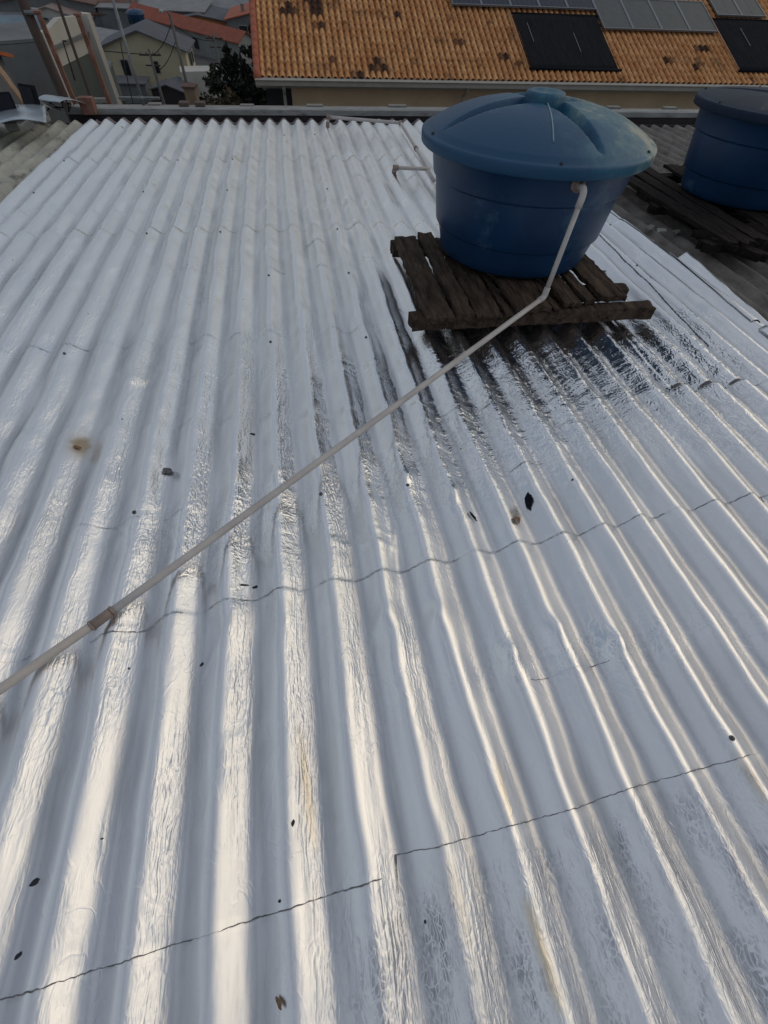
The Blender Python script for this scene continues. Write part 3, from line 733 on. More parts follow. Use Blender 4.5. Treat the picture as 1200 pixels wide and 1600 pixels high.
# rotten loose timbers in front of the second platform
for i, ((x0, y0), (x1, y1), wd, ht, lab) in enumerate([((1000, 272), (1110, 345), .10, .07, 'thick rotten timber lying from the dark gap towards the farther tank'),
                                                     ((1085, 360), (1200, 405), .09, .06, 'dark timber lying in front of the farther tank at the right edge'),
                                                     ((1000, 300), (1090, 352), .07, .05, 'thinner blackened timber next to the rubble between the tanks')]):
    a = Vector((*r(x0, y0, .05), .045)); b = Vector((*r(x1, y1, .05), .045)); d = b-a
    mb = MB(); board(mb, -wd/2, wd/2, -d.length/2, d.length/2, -ht/2, ht/2, 540+i, .04, ny=24)
    o = mb.build('loose_timber', WOOD2); o.matrix_world = ROOFM @ Matrix.Translation((a+b)/2) @ Matrix.Rotation(math.atan2(-d.x, d.y), 4, 'Z'); tag(o, lab, 'timber', 'loose timbers by the farther tank')

for i, (x0, y0, x1, y1, wd, lab) in enumerate([(985, 262, 1030, 300, .12, 'short rotten board stub leaning in the dark gap behind the nearer tank'), (1040, 285, 1150, 372, .11, 'long split black board just left of the farther platform'), (1110, 372, 1165, 392, .08, 'short charred board end below the farther platform'), (1150, 350, 1230, 384, .12, 'wide crumbling board at the right edge below the farther tank')]):
    a = Vector((*r(x0, y0, .06), .05+.012*i)); b = Vector((*r(x1, y1, .06), .05)); d = b-a
    mb = MB(); board(mb, -wd/2, wd/2, -d.length/2, d.length/2, -.02, .02, 560+i, .05, ny=24)
    o = mb.build('loose_board', WOOD2 if i != 1 else WOOD); o.matrix_world = ROOFM @ Matrix.Translation((a+b)/2) @ Matrix.Rotation(math.atan2(-d.x, d.y), 4, 'Z') @ Matrix.Rotation(.18*(i-1.5), 4, 'Y'); tag(o, lab, 'board')

# ============================================================ THINGS AT THE FAR LEFT EDGE
RUST = mat('rusty_red_steel', (.20, .075, .045), .8, 0, .45, 9, .3, 40, col2=(.30, .16, .12))
BROWN = mat('brown_pole_wood', (.060, .042, .036), .9, 0, .3, 6, .4, 30, stretch=(4, 4, 1))
GALV = mat('galvanised_steel', (.20, .21, .22), .55, .5, .25, 12)
def post(name, pxb, pxt, Y, wd, m, label, cat, zbase, square=True, bend=None, group=None, zt=None):
    b = P(pxb[0], pxb[1], Y); t = P(pxt[0], pxt[1], Y); x = b[0]; ztop = zt if zt else t[2]
    root = empty(name, Matrix.Translation((x, Y, zbase))); tag(root, label, cat, group)
    mb = MB()
    if square: mb.box((0, 0, (ztop-zbase)/2), (wd, wd, ztop-zbase))
    else: mb.tube([(0, 0, 0), ((t[0]-b[0])*.5, 0, (ztop-zbase)*.6), (t[0]-b[0], 0, ztop-zbase)], wd/2, 10)
    mb.build('shaft', m, root, smooth=not square, bevel=.006 if square else 0)
    return root, ztop-zbase
for i, (pb_, pt_, lab) in enumerate([((112, 148), (55, 20), 'rusty red square post nearer the brown pole at the far left'), ((175, 172), (115, 24), 'rusty red square post at the far roof edge, right of its twin')]):
    root, hh = post('steel_post', pb_, pt_, 8.45, .052, RUST, lab, 'post', 17.0, group='rusty red posts beyond the roof edge')
    mb = MB(); mb.box((0, 0, hh+.012), (.08, .08, .02)); mb.build('cap', RUST, root, bevel=.004)
    mb = MB(); mb.box((.0, -.034, hh-.45), (.02, .015, .7)); mb.build('cleat', RUST, root)
root, hh = post('timber_pole', (100, 140), (28, -12), 9.4, .135, BROWN, 'thick dark brown timber pole leaning up at the top left corner', 'pole', 12.0, square=False, zt=19.4)
mb = MB(); mb.tube([(0, 0, hh-.9), (0, 0, hh-.86)], .10, 12); mb.build('band', GALV, root, smooth=True)
root, hh = post('antenna_mast', (229, 180), (175, -4), 7.95, .034, GALV, 'slim grey metal mast rising from the far roof edge right of the rusty posts', 'mast', 17.6, square=False)
mb = MB(); mb.tube([(0, 0, .4), (0, 0, .44)], .026, 10); mb.build('clamp', GALV, root, smooth=True)
root, hh = post('conduit_pole', (109, 105), (88, -4), 10.5, .045, BROWN, 'bent dark conduit standing between the two rusty posts', 'pole', 14.0, square=False)
mb = MB(); mb.tube([(0, 0, hh*.8), (.05, 0, hh*.9), (.1, 0, hh*.9)], .012, 8); mb.build('hook', BROWN, root, smooth=True)
root, hh = post('thin_stay', (209, 178), (188, 66), 8.2, .012, DARK, 'thin black stay wire just left of the slim grey mast', 'wire', 17.6, square=False)
# rails behind the edge
for i, (a, b_, Y, lab) in enumerate([((100, 156), (168, 157), 8.7, 'pale horizontal bar joining the feet of the rusty posts'), ((186, 153), (250, 155), 9.0, 'thin grey rail beyond the roof edge right of the rusty posts')]):
    A = P(*a, Y); B = P(*b_, Y); B[2] = A[2]
    root = empty('rail', Matrix.Translation((A[0], Y, A[2]))); tag(root, lab, 'rail')
    mb = MB(); mb.bar((0, 0, 0), (B[0]-A[0], 0, 0), .04, .045-.02*i); mb.build('bar', GALV if i else CONC, root)
    for x in (0.05, (B[0]-A[0])*.9):
        mb = MB(); mb.box((x, 0, -.75-.03), (.03, .03, 1.5)); mb.build('support', BROWN, root)
# red-brown block and plank bits at the corner
cb = MB(); c = r(122, 176, .05)
cb.box((0, 0, .06), (.16, .12, .16)); o = cb.build('brick_stub', RUST, bevel=.006); o.matrix_world = ROOFM @ Matrix.Translation((c[0], 7.75, -.02)); tag(o, 'reddish brick stub at the left end of the roof edge below the rusty posts', 'brick')
# silver sheet junk, floodlights, board
SIL = mat('blue_grey_sheet', (.40, .46, .52), .35, .7, .25, 4, .3, 20)
def sheet(px, py, wv, lu, lv, label, seed, rot=0, amp=.06, m=SIL, nm='metal_sheet'):
    u, v = r(px, py, wv)
    a = np.linspace(-.5, .5, 25); A, B = np.meshgrid(a*lu, a*lv, indexing='ij')
    Zs = amp*np.sin(A/lu*3+seed)+amp*.5*vnoise(A, B, 6, seed)+.03
    X = A*math.cos(rot)-B*math.sin(rot); Y = A*math.sin(rot)+B*math.cos(rot)
    o = link(nm, grid_mesh(nm, X, Y, Zs), m, None, None, True); o.matrix_world = ROOFM @ Matrix.Translation((u, v, wv))
    s_ = o.modifiers.new('t', 'SOLIDIFY'); s_.thickness = .004; tag(o, label, 'metal sheet'); return o
sheet(14, 198, .03, .80, .80, 'curved blue silver metal sheet lying on the cream roof at the left edge', 1, .3, .07)
sheet(100, 166, .04, .34, .42, 'pale crumpled sheet end beside the rusty post foot', 2, .9, .05)
sheet(72, 172, .02, .34, .30, 'small white ridged sheet behind the black floodlight', 3, .5, .05, CONC)
def flood(px, py, wv, sx, sz, tilt, label, yaw):
    u, v = r(px, py, wv+.14)
    root = empty('floodlight', ROOFM @ Matrix.Translation((u, v, wv)) @ Matrix.Rotation(yaw, 4, 'Z')); tag(root, label, 'floodlight', 'black floodlights on the left roof')
    Mr = Matrix.Rotation(tilt, 3, 'X')
    mb = MB(); mb.box((0, 0, 0.17), (sx, .05, sz), 0, Mr); mb.build('housing', BLK, root, bevel=.012)
    mb = MB(); c = Mr @ Vector((0, -.03, 0)); mb.box((c[0], c[1], 0.17+c[2]), (sx*.84, .012, sz*.8), 0, Mr); mb.build('glass', mat('dark_glass', (.01, .012, .02), .5, spec=.15), root, bevel=.003)
    mb = MB(); mb.bar((-sx*.55, .02, 0.17), (-sx*.55, .04, .04), .015, .02); mb.bar((sx*.55, .02, 0.17), (sx*.55, .04, .04), .015, .02); mb.bar((-sx*.55, .04, .04), (sx*.55, .04, .04), .03, .015)
    mb.build('bracket', GALV, root)
    mb = MB(); mb.box((0, .04, .0), (.12, .12, .07)); mb.build('foot', CONC, root, bevel=.004)
flood(50, 160, -.0, .21, .24, R(-12), 'black floodlight on a grey bracket, right one of two at left edge', R(-28))
flood(6, 172, .0, .26, .22, R(-15), 'black floodlight cut off by the left edge of the photo', R(20))
mb = MB(); a = P(2, 112, 7.3); b = P(56, 186, 7.3); board(mb, -.05, .05, 0, 1.25, -.012, .012, 590, .01)
o = mb.build('wood_board', mat('pale_board', (.30, .20, .14), .85, 0, .3, 8, .4, 30, stretch=(5, 1, 5)))
dd = Vector(b)-Vector(a); o.matrix_world = Matrix.Translation(Vector(b)) @ (-dd).to_track_quat('Y', 'Z').to_matrix().to_4x4()
tag(o, 'pale brown board leaning between the two black floodlights', 'board')
mb = MB(); pts = []
for i in range(30):
    u, v = r(66+i*1.6, 168+6*math.sin(i*.5), .03); pts.append((u, v+.05*math.sin(i*1.1), .05+.03*math.sin(i*.9)))
o = mb.tube(pts, .007, 6).build('cable', BLK, smooth=True); o.matrix_world = ROOFM; tag(o, 'thin dark cable looping from the floodlight to the rusty posts', 'cable')

# ============================================================ THE ORANGE TILED HOUSE
EY = 19.6; EZ = CAMZ-4.40; TS = .275
csl, snl = math.cos(TS), math.sin(TS)
def on_tile(px, py):
    d = RW @ ray(px, py); nrm = np.array([0, -snl, csl]); p0_ = np.array([0, EY, EZ]); t = nrm.dot(p0_-C0)/nrm.dot(d); q = C0+d*t
    return q[0], (q[1]-EY)/csl
TILEM = Matrix.Translation((0, EY, EZ)) @ Matrix.Rotation(TS, 4, 'X')
th_ = empty('tiled_house', Matrix.Translation((7, EY+5, zg(24)))); tag(th_, 'house with wide orange barrel tile roof, pale gutter and beige wall', 'house')
IT = th_.matrix_world.inverted() @ TILEM
def tile_material():
    m = bpy.data.materials.new('clay_tiles'); m.use_nodes = True; t = m.node_tree; b = t.nodes['Principled BSDF']; N = t.nodes.new; L = t.links.new
    tcn = N('ShaderNodeTexCoord').outputs['Object']
    dv = N('ShaderNodeVectorMath'); dv.operation = 'DIVIDE'; L(tcn, dv.inputs[0]); dv.inputs[1].default_value = (.21, .36, 50)
    fl_ = N('ShaderNodeVectorMath'); fl_.operation = 'FLOOR'; L(dv.outputs[0], fl_.inputs[0])
    wn = N('ShaderNodeTexWhiteNoise'); wn.noise_dimensions = '2D'; L(fl_.outputs[0], wn.inputs['Vector'])
    cr = N('ShaderNodeValToRGB'); e = cr.color_ramp.elements; e[0].position = 0; e[0].color = (.50, .22, .085, 1); e[1].position = 1; e[1].color = (.70, .38, .17, 1)
    L(wn.outputs['Value'], cr.inputs[0])
    def pat(sc_, lo, hi, extra=None):
        n = N('ShaderNodeTexNoise'); n.inputs['Scale'].default_value = sc_; n.inputs['Detail'].default_value = 5; L(tcn, n.inputs['Vector'])
        a = N('ShaderNodeMath'); a.operation = 'MULTIPLY_ADD'; L(wn.outputs['Value'], a.inputs[0]); a.inputs[1].default_value = .12; L(n.outputs['Fac'], a.inputs[2])
        mr = N('ShaderNodeMapRange'); mr.inputs['From Min'].default_value = lo; mr.inputs['From Max'].default_value = hi; L(a.outputs[0], mr.inputs['Value']); return mr.outputs[0]
    m1 = N('ShaderNodeMix'); m1.data_type = 'RGBA'; L(cr.outputs[0], m1.inputs['A']); m1.inputs['B'].default_value = (.13, .055, .03, 1); L(pat(1.6, .66, .82), m1.inputs['Factor'])
    m2 = N('ShaderNodeMix'); m2.data_type = 'RGBA'; L(m1.outputs['Result'], m2.inputs['A']); m2.inputs['B'].default_value = (.032, .019, .017, 1); ast = N('ShaderNodeAttribute'); ast.attribute_name = 'stain'; L(ast.outputs['Fac'], m2.inputs['Factor'])
    m3 = N('ShaderNodeMix'); m3.data_type = 'RGBA'; L(m2.outputs['Result'], m3.inputs['A']); m3.inputs['B'].default_value = (.14, .06, .03, 1)
    n4 = N('ShaderNodeTexNoise'); n4.inputs['Scale'].default_value = 9; n4.inputs['Detail'].default_value = 6; L(tcn, n4.inputs['Vector'])
    mr4 = N('ShaderNodeMapRange'); mr4.inputs['From Min'].default_value = .5; mr4.inputs['From Max'].default_value = .75; mr4.inputs['To Max'].default_value = .5; L(n4.outputs['Fac'], mr4.inputs['Value']); L(mr4.outputs[0], m3.inputs['Factor'])
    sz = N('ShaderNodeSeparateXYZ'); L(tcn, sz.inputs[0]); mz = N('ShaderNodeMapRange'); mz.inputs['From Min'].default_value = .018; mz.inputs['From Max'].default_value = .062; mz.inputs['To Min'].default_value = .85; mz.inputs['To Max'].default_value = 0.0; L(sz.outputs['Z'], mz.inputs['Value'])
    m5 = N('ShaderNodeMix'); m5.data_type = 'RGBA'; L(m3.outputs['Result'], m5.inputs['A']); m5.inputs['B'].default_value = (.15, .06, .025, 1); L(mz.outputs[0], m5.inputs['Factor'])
    L(m5.outputs['Result'], b.inputs['Base Color']); b.inputs['Roughness'].default_value = .9; b.inputs['Specular IOR Level'].default_value = .2
    return m
X0 = -.92; X1 = 21.0
xs = np.arange(X0, X1, .21/8); ss = []
for k in range(24): ss += [k*.36+.0, k*.36+.12, k*.36+.24, k*.36+.352]
ss = np.array(ss)
A, B = np.meshgrid(xs, ss, indexing='ij')
fx = ((A-X0)/.21) % 1.0
course = np.floor(B/.36+1e-6); fs_ = B/.36-course
rows = .5*(1+np.cos(2*math.pi*(fx-.5)))
Zt = .075*rows**.8 + .028*(1-fs_) + .008*(np.random.default_rng(5).random((400, 40))[(np.floor((A-X0)/.21)).astype(int) % 400, course.astype(int) % 40]-.5)
tme = grid_mesh('tile_roof', A, B, Zt); ST = np.zeros_like(A)
for (px, py, ra, rb, k_) in ((452, 18, .28, .35, 1), (490, 14, .40, .55, 1.2), (494, 42, .2, .25, 1), (522, 8, .12, .5, 1), (563, 28, .12, .18, 1), (588, 105, .35, .42, 1.1), (560, 117, .25, .15, .9), (504, 108, .4, .3, .6), (520, 96, .15, .15, .8), (650, 98, .18, .15, .9), (712, 66, .15, .2, 1), (725, 70, .12, .2, .8), (798, 58, .15, .2, .9), (790, 95, .25, .25, .8), (1035, 73, .3, .12, 1), (1098, 82, .28, .25, 1.1), (1085, 103, .35, .22, 1.2), (1118, 104, .25, .2, 1), (1045, 96, .25, .15, .8), (620, 26, .1, .12, .6), (690, 117, .2, .1, .8), (740, 116, .3, .1, .7)):
    xc, sc__ = on_tile(px, py); xc_q = (np.floor((A-X0)/.21)+.5)*.21+X0; sq = (course+.5)*.36
    ST = np.maximum(ST, k_*np.exp(-((xc_q-xc)/ra)**2-((sq-sc__)/rb)**2)*(.35+1.3*np.random.default_rng(9).random((400, 40))[(np.floor((A-X0)/.21)).astype(int) % 400, course.astype(int) % 40]))
at = tme.attributes.new('stain', 'FLOAT', 'POINT'); at.data.foreach_set('value', np.clip(ST*2.0-.35, 0, 1).astype(np.float32).ravel())
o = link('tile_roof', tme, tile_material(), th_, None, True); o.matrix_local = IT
TERR = mat('red_terracotta', (.34, .10, .055), .85, 0, .25, 3, .3, 20)
mb = MB()
for k in range(22):
    s0 = k*.40; mb.tube([(X0-.06, s0-.05, .05), (X0-.06, s0+.40, .075)], [.115, .10], 12)
o = mb.build('rake_tiles', TERR, th_, smooth=True); o.matrix_local = IT
GUT = mat('white_gutter_paint', (.30, .285, .25), .6, 0, .15, 3)
BEIGE = mat('beige_wall_paint', (.52, .40, .27), .9, 0, .12, 1.5, .1, 30)
def world_part(mb, name, m, root, **k):
    o = mb.build(name, m, root, **k); o.matrix_local = root.matrix_world.inverted(); return o
g = MB(); g.box(((X0+X1)/2-.08, EY-.12, EZ-.045), (X1-X0+.1, .20, .13)); g.box(((X0+X1)/2-.08, EY-.13, EZ+.032), (X1-X0+.12, .26, .022)); g.box(((X0+X1)/2-.08, EY+.05, EZ-.16), (X1-X0+.1, .04, .1))
world_part(g, 'gutter', GUT, th_, bevel=.01)
wx0 = P(457, 160, EY+.62)[0]; zb = zg(22)-1
g = MB(); g.box(((wx0+X1)/2, EY+.62+4.6, (EZ+zb)/2+.02), (X1-wx0, 9.2, EZ-zb-.04)); wlo = world_part(g, 'wall', BEIGE, th_)
g = MB(); g.box(((X0+X1)/2, EY+.33, EZ-.03), (X1-X0-.1, .70, .03)); world_part(g, 'soffit', mat('soffit_board', (.16, .10, .06), .9), th_)
for px in (445, 724):
    q = P(px, 150, EY+.35)
    g = MB(); g.tube(arc_pts([(q[0], EY-.1, EZ-.08), (q[0], EY-.1, EZ-.22), (q[0], EY+.35, EZ-.42), (q[0], EY+.35, zb)], .08), .05, 10); world_part(g, 'downpipe', GUT, th_, smooth=True)
g = MB(); g.box((-.35, EY+2.2, (EZ+zb)/2-.2), (.9, 3, EZ-zb-.4)); world_part(g, 'eave_shade_block', mat('eave_shade', (.02, .02, .024), .95), th_)  # near-black block stands in for the shade under the eave
# solar gear (things of their own, resting on the tiles)
PVM = mat('pv_cells', (.008, .012, .030), .45, 0, .2, 3, spec=.25)
ALU = mat('aluminium_frame', (.16, .17, .19), .5, .4, .15, 8)
COLL = mat('grey_collector_glass', (.065, .072, .072), .5, 0, .2, 4, spec=.3)
BLKT = mat('black_heater_mat', (.012, .013, .017), .95, 0, .35, 2, .3, 14, stretch=(10, .5, 1), col2=(.022, .023, .028), spec=.08)
def panel(x0, x1, s0, s1, skew, m, label, name, cat, group, lines=0, h=.16):
    w_ = x1-x0; d = s1-s0
    mb = MB(); mb.box((w_/2, d/2, 0), (w_-.02, d-.02, .035)); root = mb.build(name, m, th_)
    root.matrix_local = IT @ Matrix.Translation((x0, s0, h)); root['label'] = label
    fr = MB()
    for (cx, cy, sx, sy) in ((w_/2, .02, w_, .04), (w_/2, d-.02, w_, .04), (.02, d/2, .04, d-.09), (w_-.02, d/2, .04, d-.09)): fr.box((cx, cy, .004), (sx, sy, .05))
    for i in range(1, lines+1): fr.box((w_*i/(lines+1), d/2, .0195), (.006, d-.1, .004))
    fr.build('frame', ALU, root)
    mb = MB(); mb.box((w_*.2, d/2, -.06), (.04, d*.9, .07)); mb.box((w_*.8, d/2, -.06), (.04, d*.9, .07)); mb.build('rails', ALU, root)
    return root
ordn = ['leftmost', 'second', 'third', 'fourth', 'rightmost']
xa, sa = on_tile(705, 17); xb, _ = on_tile(926, 21)
pw_ = (xb-xa)/5
for i in range(5): panel(xa+i*pw_, xa+(i+1)*pw_, sa, sa+1.7, 0, PVM, ordn[i]+' dark blue photovoltaic panel in the row of five above the black heater mat', 'solar_panel', 'solar panel', 'dark photovoltaic panels on the orange roof', 5)
xa, sa = on_tile(940, 54); xb, _ = on_tile(1114, 54); _, sb = on_tile(1000, 9); pw_ = (xb-xa)/4; o4 = ['leftmost', 'second from left', 'third from left', 'rightmost']
for i in range(4): panel(xa+i*pw_, xa+(i+1)*pw_, sa, sb, 0, COLL, o4[i]+' grey glass collector in the row of four right of the black heater mat', 'solar_collector', 'solar panel', 'grey solar collectors on the orange roof', 0)
xa, sa = on_tile(1116, 33)
for i in range(2): panel(xa+i*1.05, xa+(i+1)*1.05, sa, sa+1.7, 0, COLL, ['left one of two grey panels', 'right one of two grey panels'][i]+' above the second heater mat at the top right corner', 'solar_collector', 'solar panel', 'grey panels at the top right', 1)
def heater(pts, label):
    c = [on_tile(*p) for p in pts]; x0 = (c[0][0]+c[3][0])/2; x1 = (c[1][0]+c[2][0])/2; s0 = c[0][1]; s1 = c[3][1]
    xs = np.linspace(0, x1-x0, int((x1-x0)/.06)*4+1); ys_ = np.linspace(0, s1-s0, 12); A, B = np.meshgrid(xs, ys_, indexing='ij')
    Zm = .012*np.abs(np.sin(A/.06*math.pi))+.03*(vnoise(A, B, 1.2, 71)-.5)
    root = link('heater_mat', grid_mesh('heater_mat', A, B, Zm), BLKT, th_, None, True); s_ = root.modifiers.new('t', 'SOLIDIFY'); s_.thickness = .02
    root.matrix_local = IT @ Matrix.Translation((x0, s0, .115)); root['label'] = label
    for yy in (-.02, s1-s0+.02):
        mb = MB(); mb.tube([(-.1, yy, .0), (x1-x0+.1, yy, .0)], .035, 10); mb.build('header_pipe', BLK, root, smooth=True)
    for xx in (.12, .63):
        mb = MB(); mb.box(((x1-x0)*xx, (s1-s0)*(.3+.4*((xx*7) % 1)), .028), (.015, (s1-s0)*.35, .01)); mb.build('strap', GALV, root)
    mb = MB(); mb.tube([(-.16, -.05, .05), (-.17, s1-s0, .06)], .025, 8); mb.build('side_pipe', mat('copper_pipe', (.36, .19, .10), .6), root, smooth=True)
heater([(829, 113), (962, 117), (930, 30), (800, 28)], 'black pool heater mat on the orange roof below the dark blue panels')
heater([(1148, 116), (1420, 118), (1380, 38), (1116, 37)], 'dark heater mat at the right edge of the orange roof below two grey panels')

# ============================================================ HOUSES DOWN THE HILL
GLASS = mat('dark_window', (.015, .017, .022), .2)
def house(A, B, Cc, ze, zb, rise, wallc, roofc, name, label, wins=(), gable=True, cat='house', over=.3, door=None, chimney=False):
    """A,B front eave corners, Cc back right corner (world x,y); ze eave height, zb base"""
    A = np.array(A[:2]); B = np.array(B[:2]); Cc = np.array(Cc[:2]); ux = B-A; W = np.linalg.norm(ux); ux = ux/W
    dv = Cc-B; uy = np.array([-ux[1], ux[0]]); D = abs(dv.dot(uy)); 
    Mx = Matrix(((ux[0], uy[0], 0, A[0]), (ux[1], uy[1], 0, A[1]), (0, 0, 1, zb), (0, 0, 0, 1)))
    root = empty(name, Mx); tag(root, label, cat)
    h = ze-zb; wm = wallc; mb = MB()
    vs_ = [(0, 0, 0), (W, 0, 0), (W, D, 0), (0, D, 0), (0, 0, h), (W, 0, h), (W, D, h), (0, D, h)]
    fs = [(0, 1, 5, 4), (1, 2, 6, 5), (2, 3, 7, 6), (3, 0, 4, 7), (0, 3, 2, 1)]
    if rise > 0 and gable == 'front': vs_ += [(W/2, 0, h+rise), (W/2, D, h+rise)]; fs += [(4, 5, 8), (6, 7, 9), (5, 6, 9, 8), (7, 4, 8, 9)]
    elif rise > 0 and gable == 'side': vs_ += [(0, D/2, h+rise), (W, D/2, h+rise)]; fs += [(4, 7, 8), (5, 9, 6), (4, 8, 9, 5), (7, 6, 9, 8)]
    else: fs += [(4, 5, 6, 7)]
    mb.add(vs_, fs); mb.build('wall', wm, root)
    rf = MB(); ov = over; t = .12
    def slab(a, b_, c, d): rf.add([a, b_, c, d]+[(p[0], p[1], p[2]+t) for p in (a, b_, c, d)], [(0, 1, 2, 3), (4, 5, 6, 7), (0, 1, 5, 4), (1, 2, 6, 5), (2, 3, 7, 6), (3, 0, 4, 7)])
    e = .02
    if rise > 0 and gable == 'front':
        k = rise/(W/2)*ov
        slab((-ov, -ov, h-k+e), (W/2, -ov, h+rise+e), (W/2, D+ov, h+rise+e), (-ov, D+ov, h-k+e)); slab((W/2, -ov, h+rise+e), (W+ov, -ov, h-k+e), (W+ov, D+ov, h-k+e), (W/2, D+ov, h+rise+e))
    elif rise > 0 and gable == 'side':
        k = rise/(D/2)*ov
        slab((-ov, -ov, h-k+e), (W+ov, -ov, h-k+e), (W+ov, D/2, h+rise+e), (-ov, D/2, h+rise+e)); slab((-ov, D/2, h+rise+e), (W+ov, D/2, h+rise+e), (W+ov, D+ov, h-k+e), (-ov, D+ov, h-k+e))
    else:
        slab((-ov, -ov, h+e), (W+ov, -ov, h+e), (W+ov, D+ov, h+e+.0), (-ov, D+ov, h+e+.0))
    roof = rf.build('roof', roofc, root)
    for (fx_, fz, ww, hh) in wins:
        f = MB(); f.box((W*fx_, -.02, h*fz), (ww+.16, .08, hh+.16)); fo = f.build('window', wm if False else CONC, root)
        p = MB(); p.box((W*fx_, -.05, h*fz), (ww, .06, hh)); p.build('pane', GLASS, fo)
    if door: 
        d = MB(); d.box((W*door, -.03, 1.05), (.9, .08, 2.1)); d.build('door', BROWN, root)
    if chimney:
        c = MB(); c.box((W*.3, D*.3, h+rise*.5+.4), (.5, .5, 1.2)); c.build('chimney', BRK, roof)
    return root, W, D, h
YEL = mat('pale_yellow_wall', (.46, .41, .28), .9, 0, .12, .6)
WHT = mat('offwhite_wall', (.46, .44, .40), .9, 0, .12, .6, stain=((.2, .19, .17), .7, .62))
GRW = mat('grey_wall', (.15, .16, .165), .9, 0, .25, .6)
DGR = mat('dark_grey_roof', (.085, .09, .105), .8, 0, .25, 1.0)
LGR = mat('grey_sheet_roof', (.20, .205, .215), .8, 0, .2, .8)
BGR = mat('blue_grey_roof', (.13, .19, .24), .6, 0, .25, .6)
BRR = mat('brown_roof', (.13, .075, .06), .9, 0, .3, .8)
GRN = mat('green_grey_wall', (.085, .10, .09), .9, 0, .2, .6)
zE = -15.0
A_, B_, C_ = PZ(157, 74, zE), PZ(288, 79, zE), PZ(313, 64, zE)
yr, W_, D_, h_ = house(A_, B_, C_, CAMZ+zE, 1.0, 1.5, YEL, DGR, 'yellow_house', 'pale yellow gabled house with small dark windows and grey roof, top left', [(.23, .55, .8, 1.6), (.60, .62, .7, 1.0)], 'front', over=.5)
for i, (fy, ww, hh) in enumerate(((.45, .5, 1.6), (.75, .4, 1.2))):
    f = MB(); f.box((W_+.03, D_*fy, h_*.7), (.08, ww*3, hh)); fo = f.build('window', CONC, yr); p = MB(); p.box((W_+.06, D_*fy, h_*.7), (.06, ww*2.4, hh*.8)); p.build('pane', GLASS, fo)
f = MB(); f.box((W_+.9, D_*.5, h_*.42), (1.6, D_*.9, .25)); f.build('balcony', YEL, yr)
zE = -15.6
house(PZ(140, 76, zE), PZ(206, 54, zE), PZ(199, 12, zE), CAMZ+zE, 1.0, 0, GRW, LGR, 'grey_roof_house', 'plain flat grey sheet roof building left of the yellow house', [(.5, .6, 1.2, 1.2)], False, over=.2)
zE = -4.0
A_, B_ = np.array(PZ(62, 50, zE)), np.array(PZ(126, 24, zE)); dv_ = B_-A_; W_ = float(np.linalg.norm(dv_[:2])); ux_ = dv_[:2]/W_
wr_ = empty('white_house', Matrix(((ux_[0], -ux_[1], 0, A_[0]), (ux_[1], ux_[0], 0, A_[1]), (0, 0, 1, zg(26)), (0, 0, 0, 1))))
tag(wr_, 'unfinished off-white gable wall between two pale pillars, behind the rusty posts', 'house')
h_ = CAMZ+zE-zg(26); zb_ = P(108, 103, float(A_[1]+.5))[2]-zg(26)
f = MB(); f.add([(0, 0, zb_), (W_, 0, zb_-.0), (W_, 0, h_), (W_*.5, 0, h_+.12), (0, 0, h_-.1), (0, .2, zb_), (W_, .2, zb_), (W_, .2, h_), (W_*.5, .2, h_+.12), (0, .2, h_-.1)], [(0, 1, 2, 3, 4), (9, 8, 7, 6, 5), (0, 5, 6, 1), (1, 6, 7, 2), (2, 7, 8, 3), (3, 8, 9, 4), (4, 9, 5, 0)]); f.build('wall', WHT, wr_)
f = MB(); f.box((W_*.5, .12, zb_/2-.01), (W_, .2, zb_)); f.build('lower_wall', GRN, wr_)
for x in (-.12, W_+.10):
    f = MB(); f.box((x, -.1, h_/2), (.26, .34, h_+.1)); f.build('pillar', WHT, wr_)
f = MB(); f.box((W_/2, -.06, h_-.42), (W_-.1, .1, .07)); f.build('beam', GRW, wr_)
zE = -6.9
house(PZ(100, 112, zE), PZ(170, 112, zE), PZ(172, 100, zE), CAMZ+zE, zg(20), 0, GRN, GRW, 'green_shed', 'dark green grey shed below the white house behind the right rusty post', [], False, over=.05, cat='shed')
zE = -6.5
house(PZ(-60, 75, zE), PZ(60, 66, zE), PZ(45, 40, zE), CAMZ+zE, zg(20)-2, 0, GRW, GRW, 'grey_block', 'tall dull grey wall block left of the brown pole', [], False, over=.02, cat='building')
zE = -5.6
house(PZ(-90, 120, zE), PZ(2, 88, zE), PZ(24, 62, zE), CAMZ+zE, zg(20)-2, .5, GRW, mat('bright_terracotta', (.42, .12, .05), .85, 0, .2, 3), 'orange_roof_house', 'corner of a bright orange roof at the left edge of the photo', [], 'front')
zE = -10.5
house(PZ(-40, 58, zE), PZ(58, 58, zE), PZ(58, 30, zE), CAMZ+zE, 2.0, .6, GRW, BGR, 'blue_roof_house', 'house with a blue grey roof left of the brown pole', [], 'side')
zE = -16.6
A_, B_ = PZ(200, 20, zE), PZ(372, 66, zE)
dirv = np.array(B_)-np.array(A_); nn = np.array([-dirv[1], dirv[0], 0])/np.linalg.norm(dirv[:2])
rr2 = house(A_, B_, np.array(B_)+nn*3.0, CAMZ+zE, .8, .8, mat('pale_grey_wall', (.22, .23, .22), .9, 0, .15, .5), mat('dull_red_ridge', (.27, .075, .045), .85, 0, .25, 1), 'long_house', 'long low house with a red ridge roof running diagonally above the yellow house', [(.25, .5, 1.2, 1.2), (.62, .5, 1.0, 1.2)], 'side', over=.3)
zE = -10
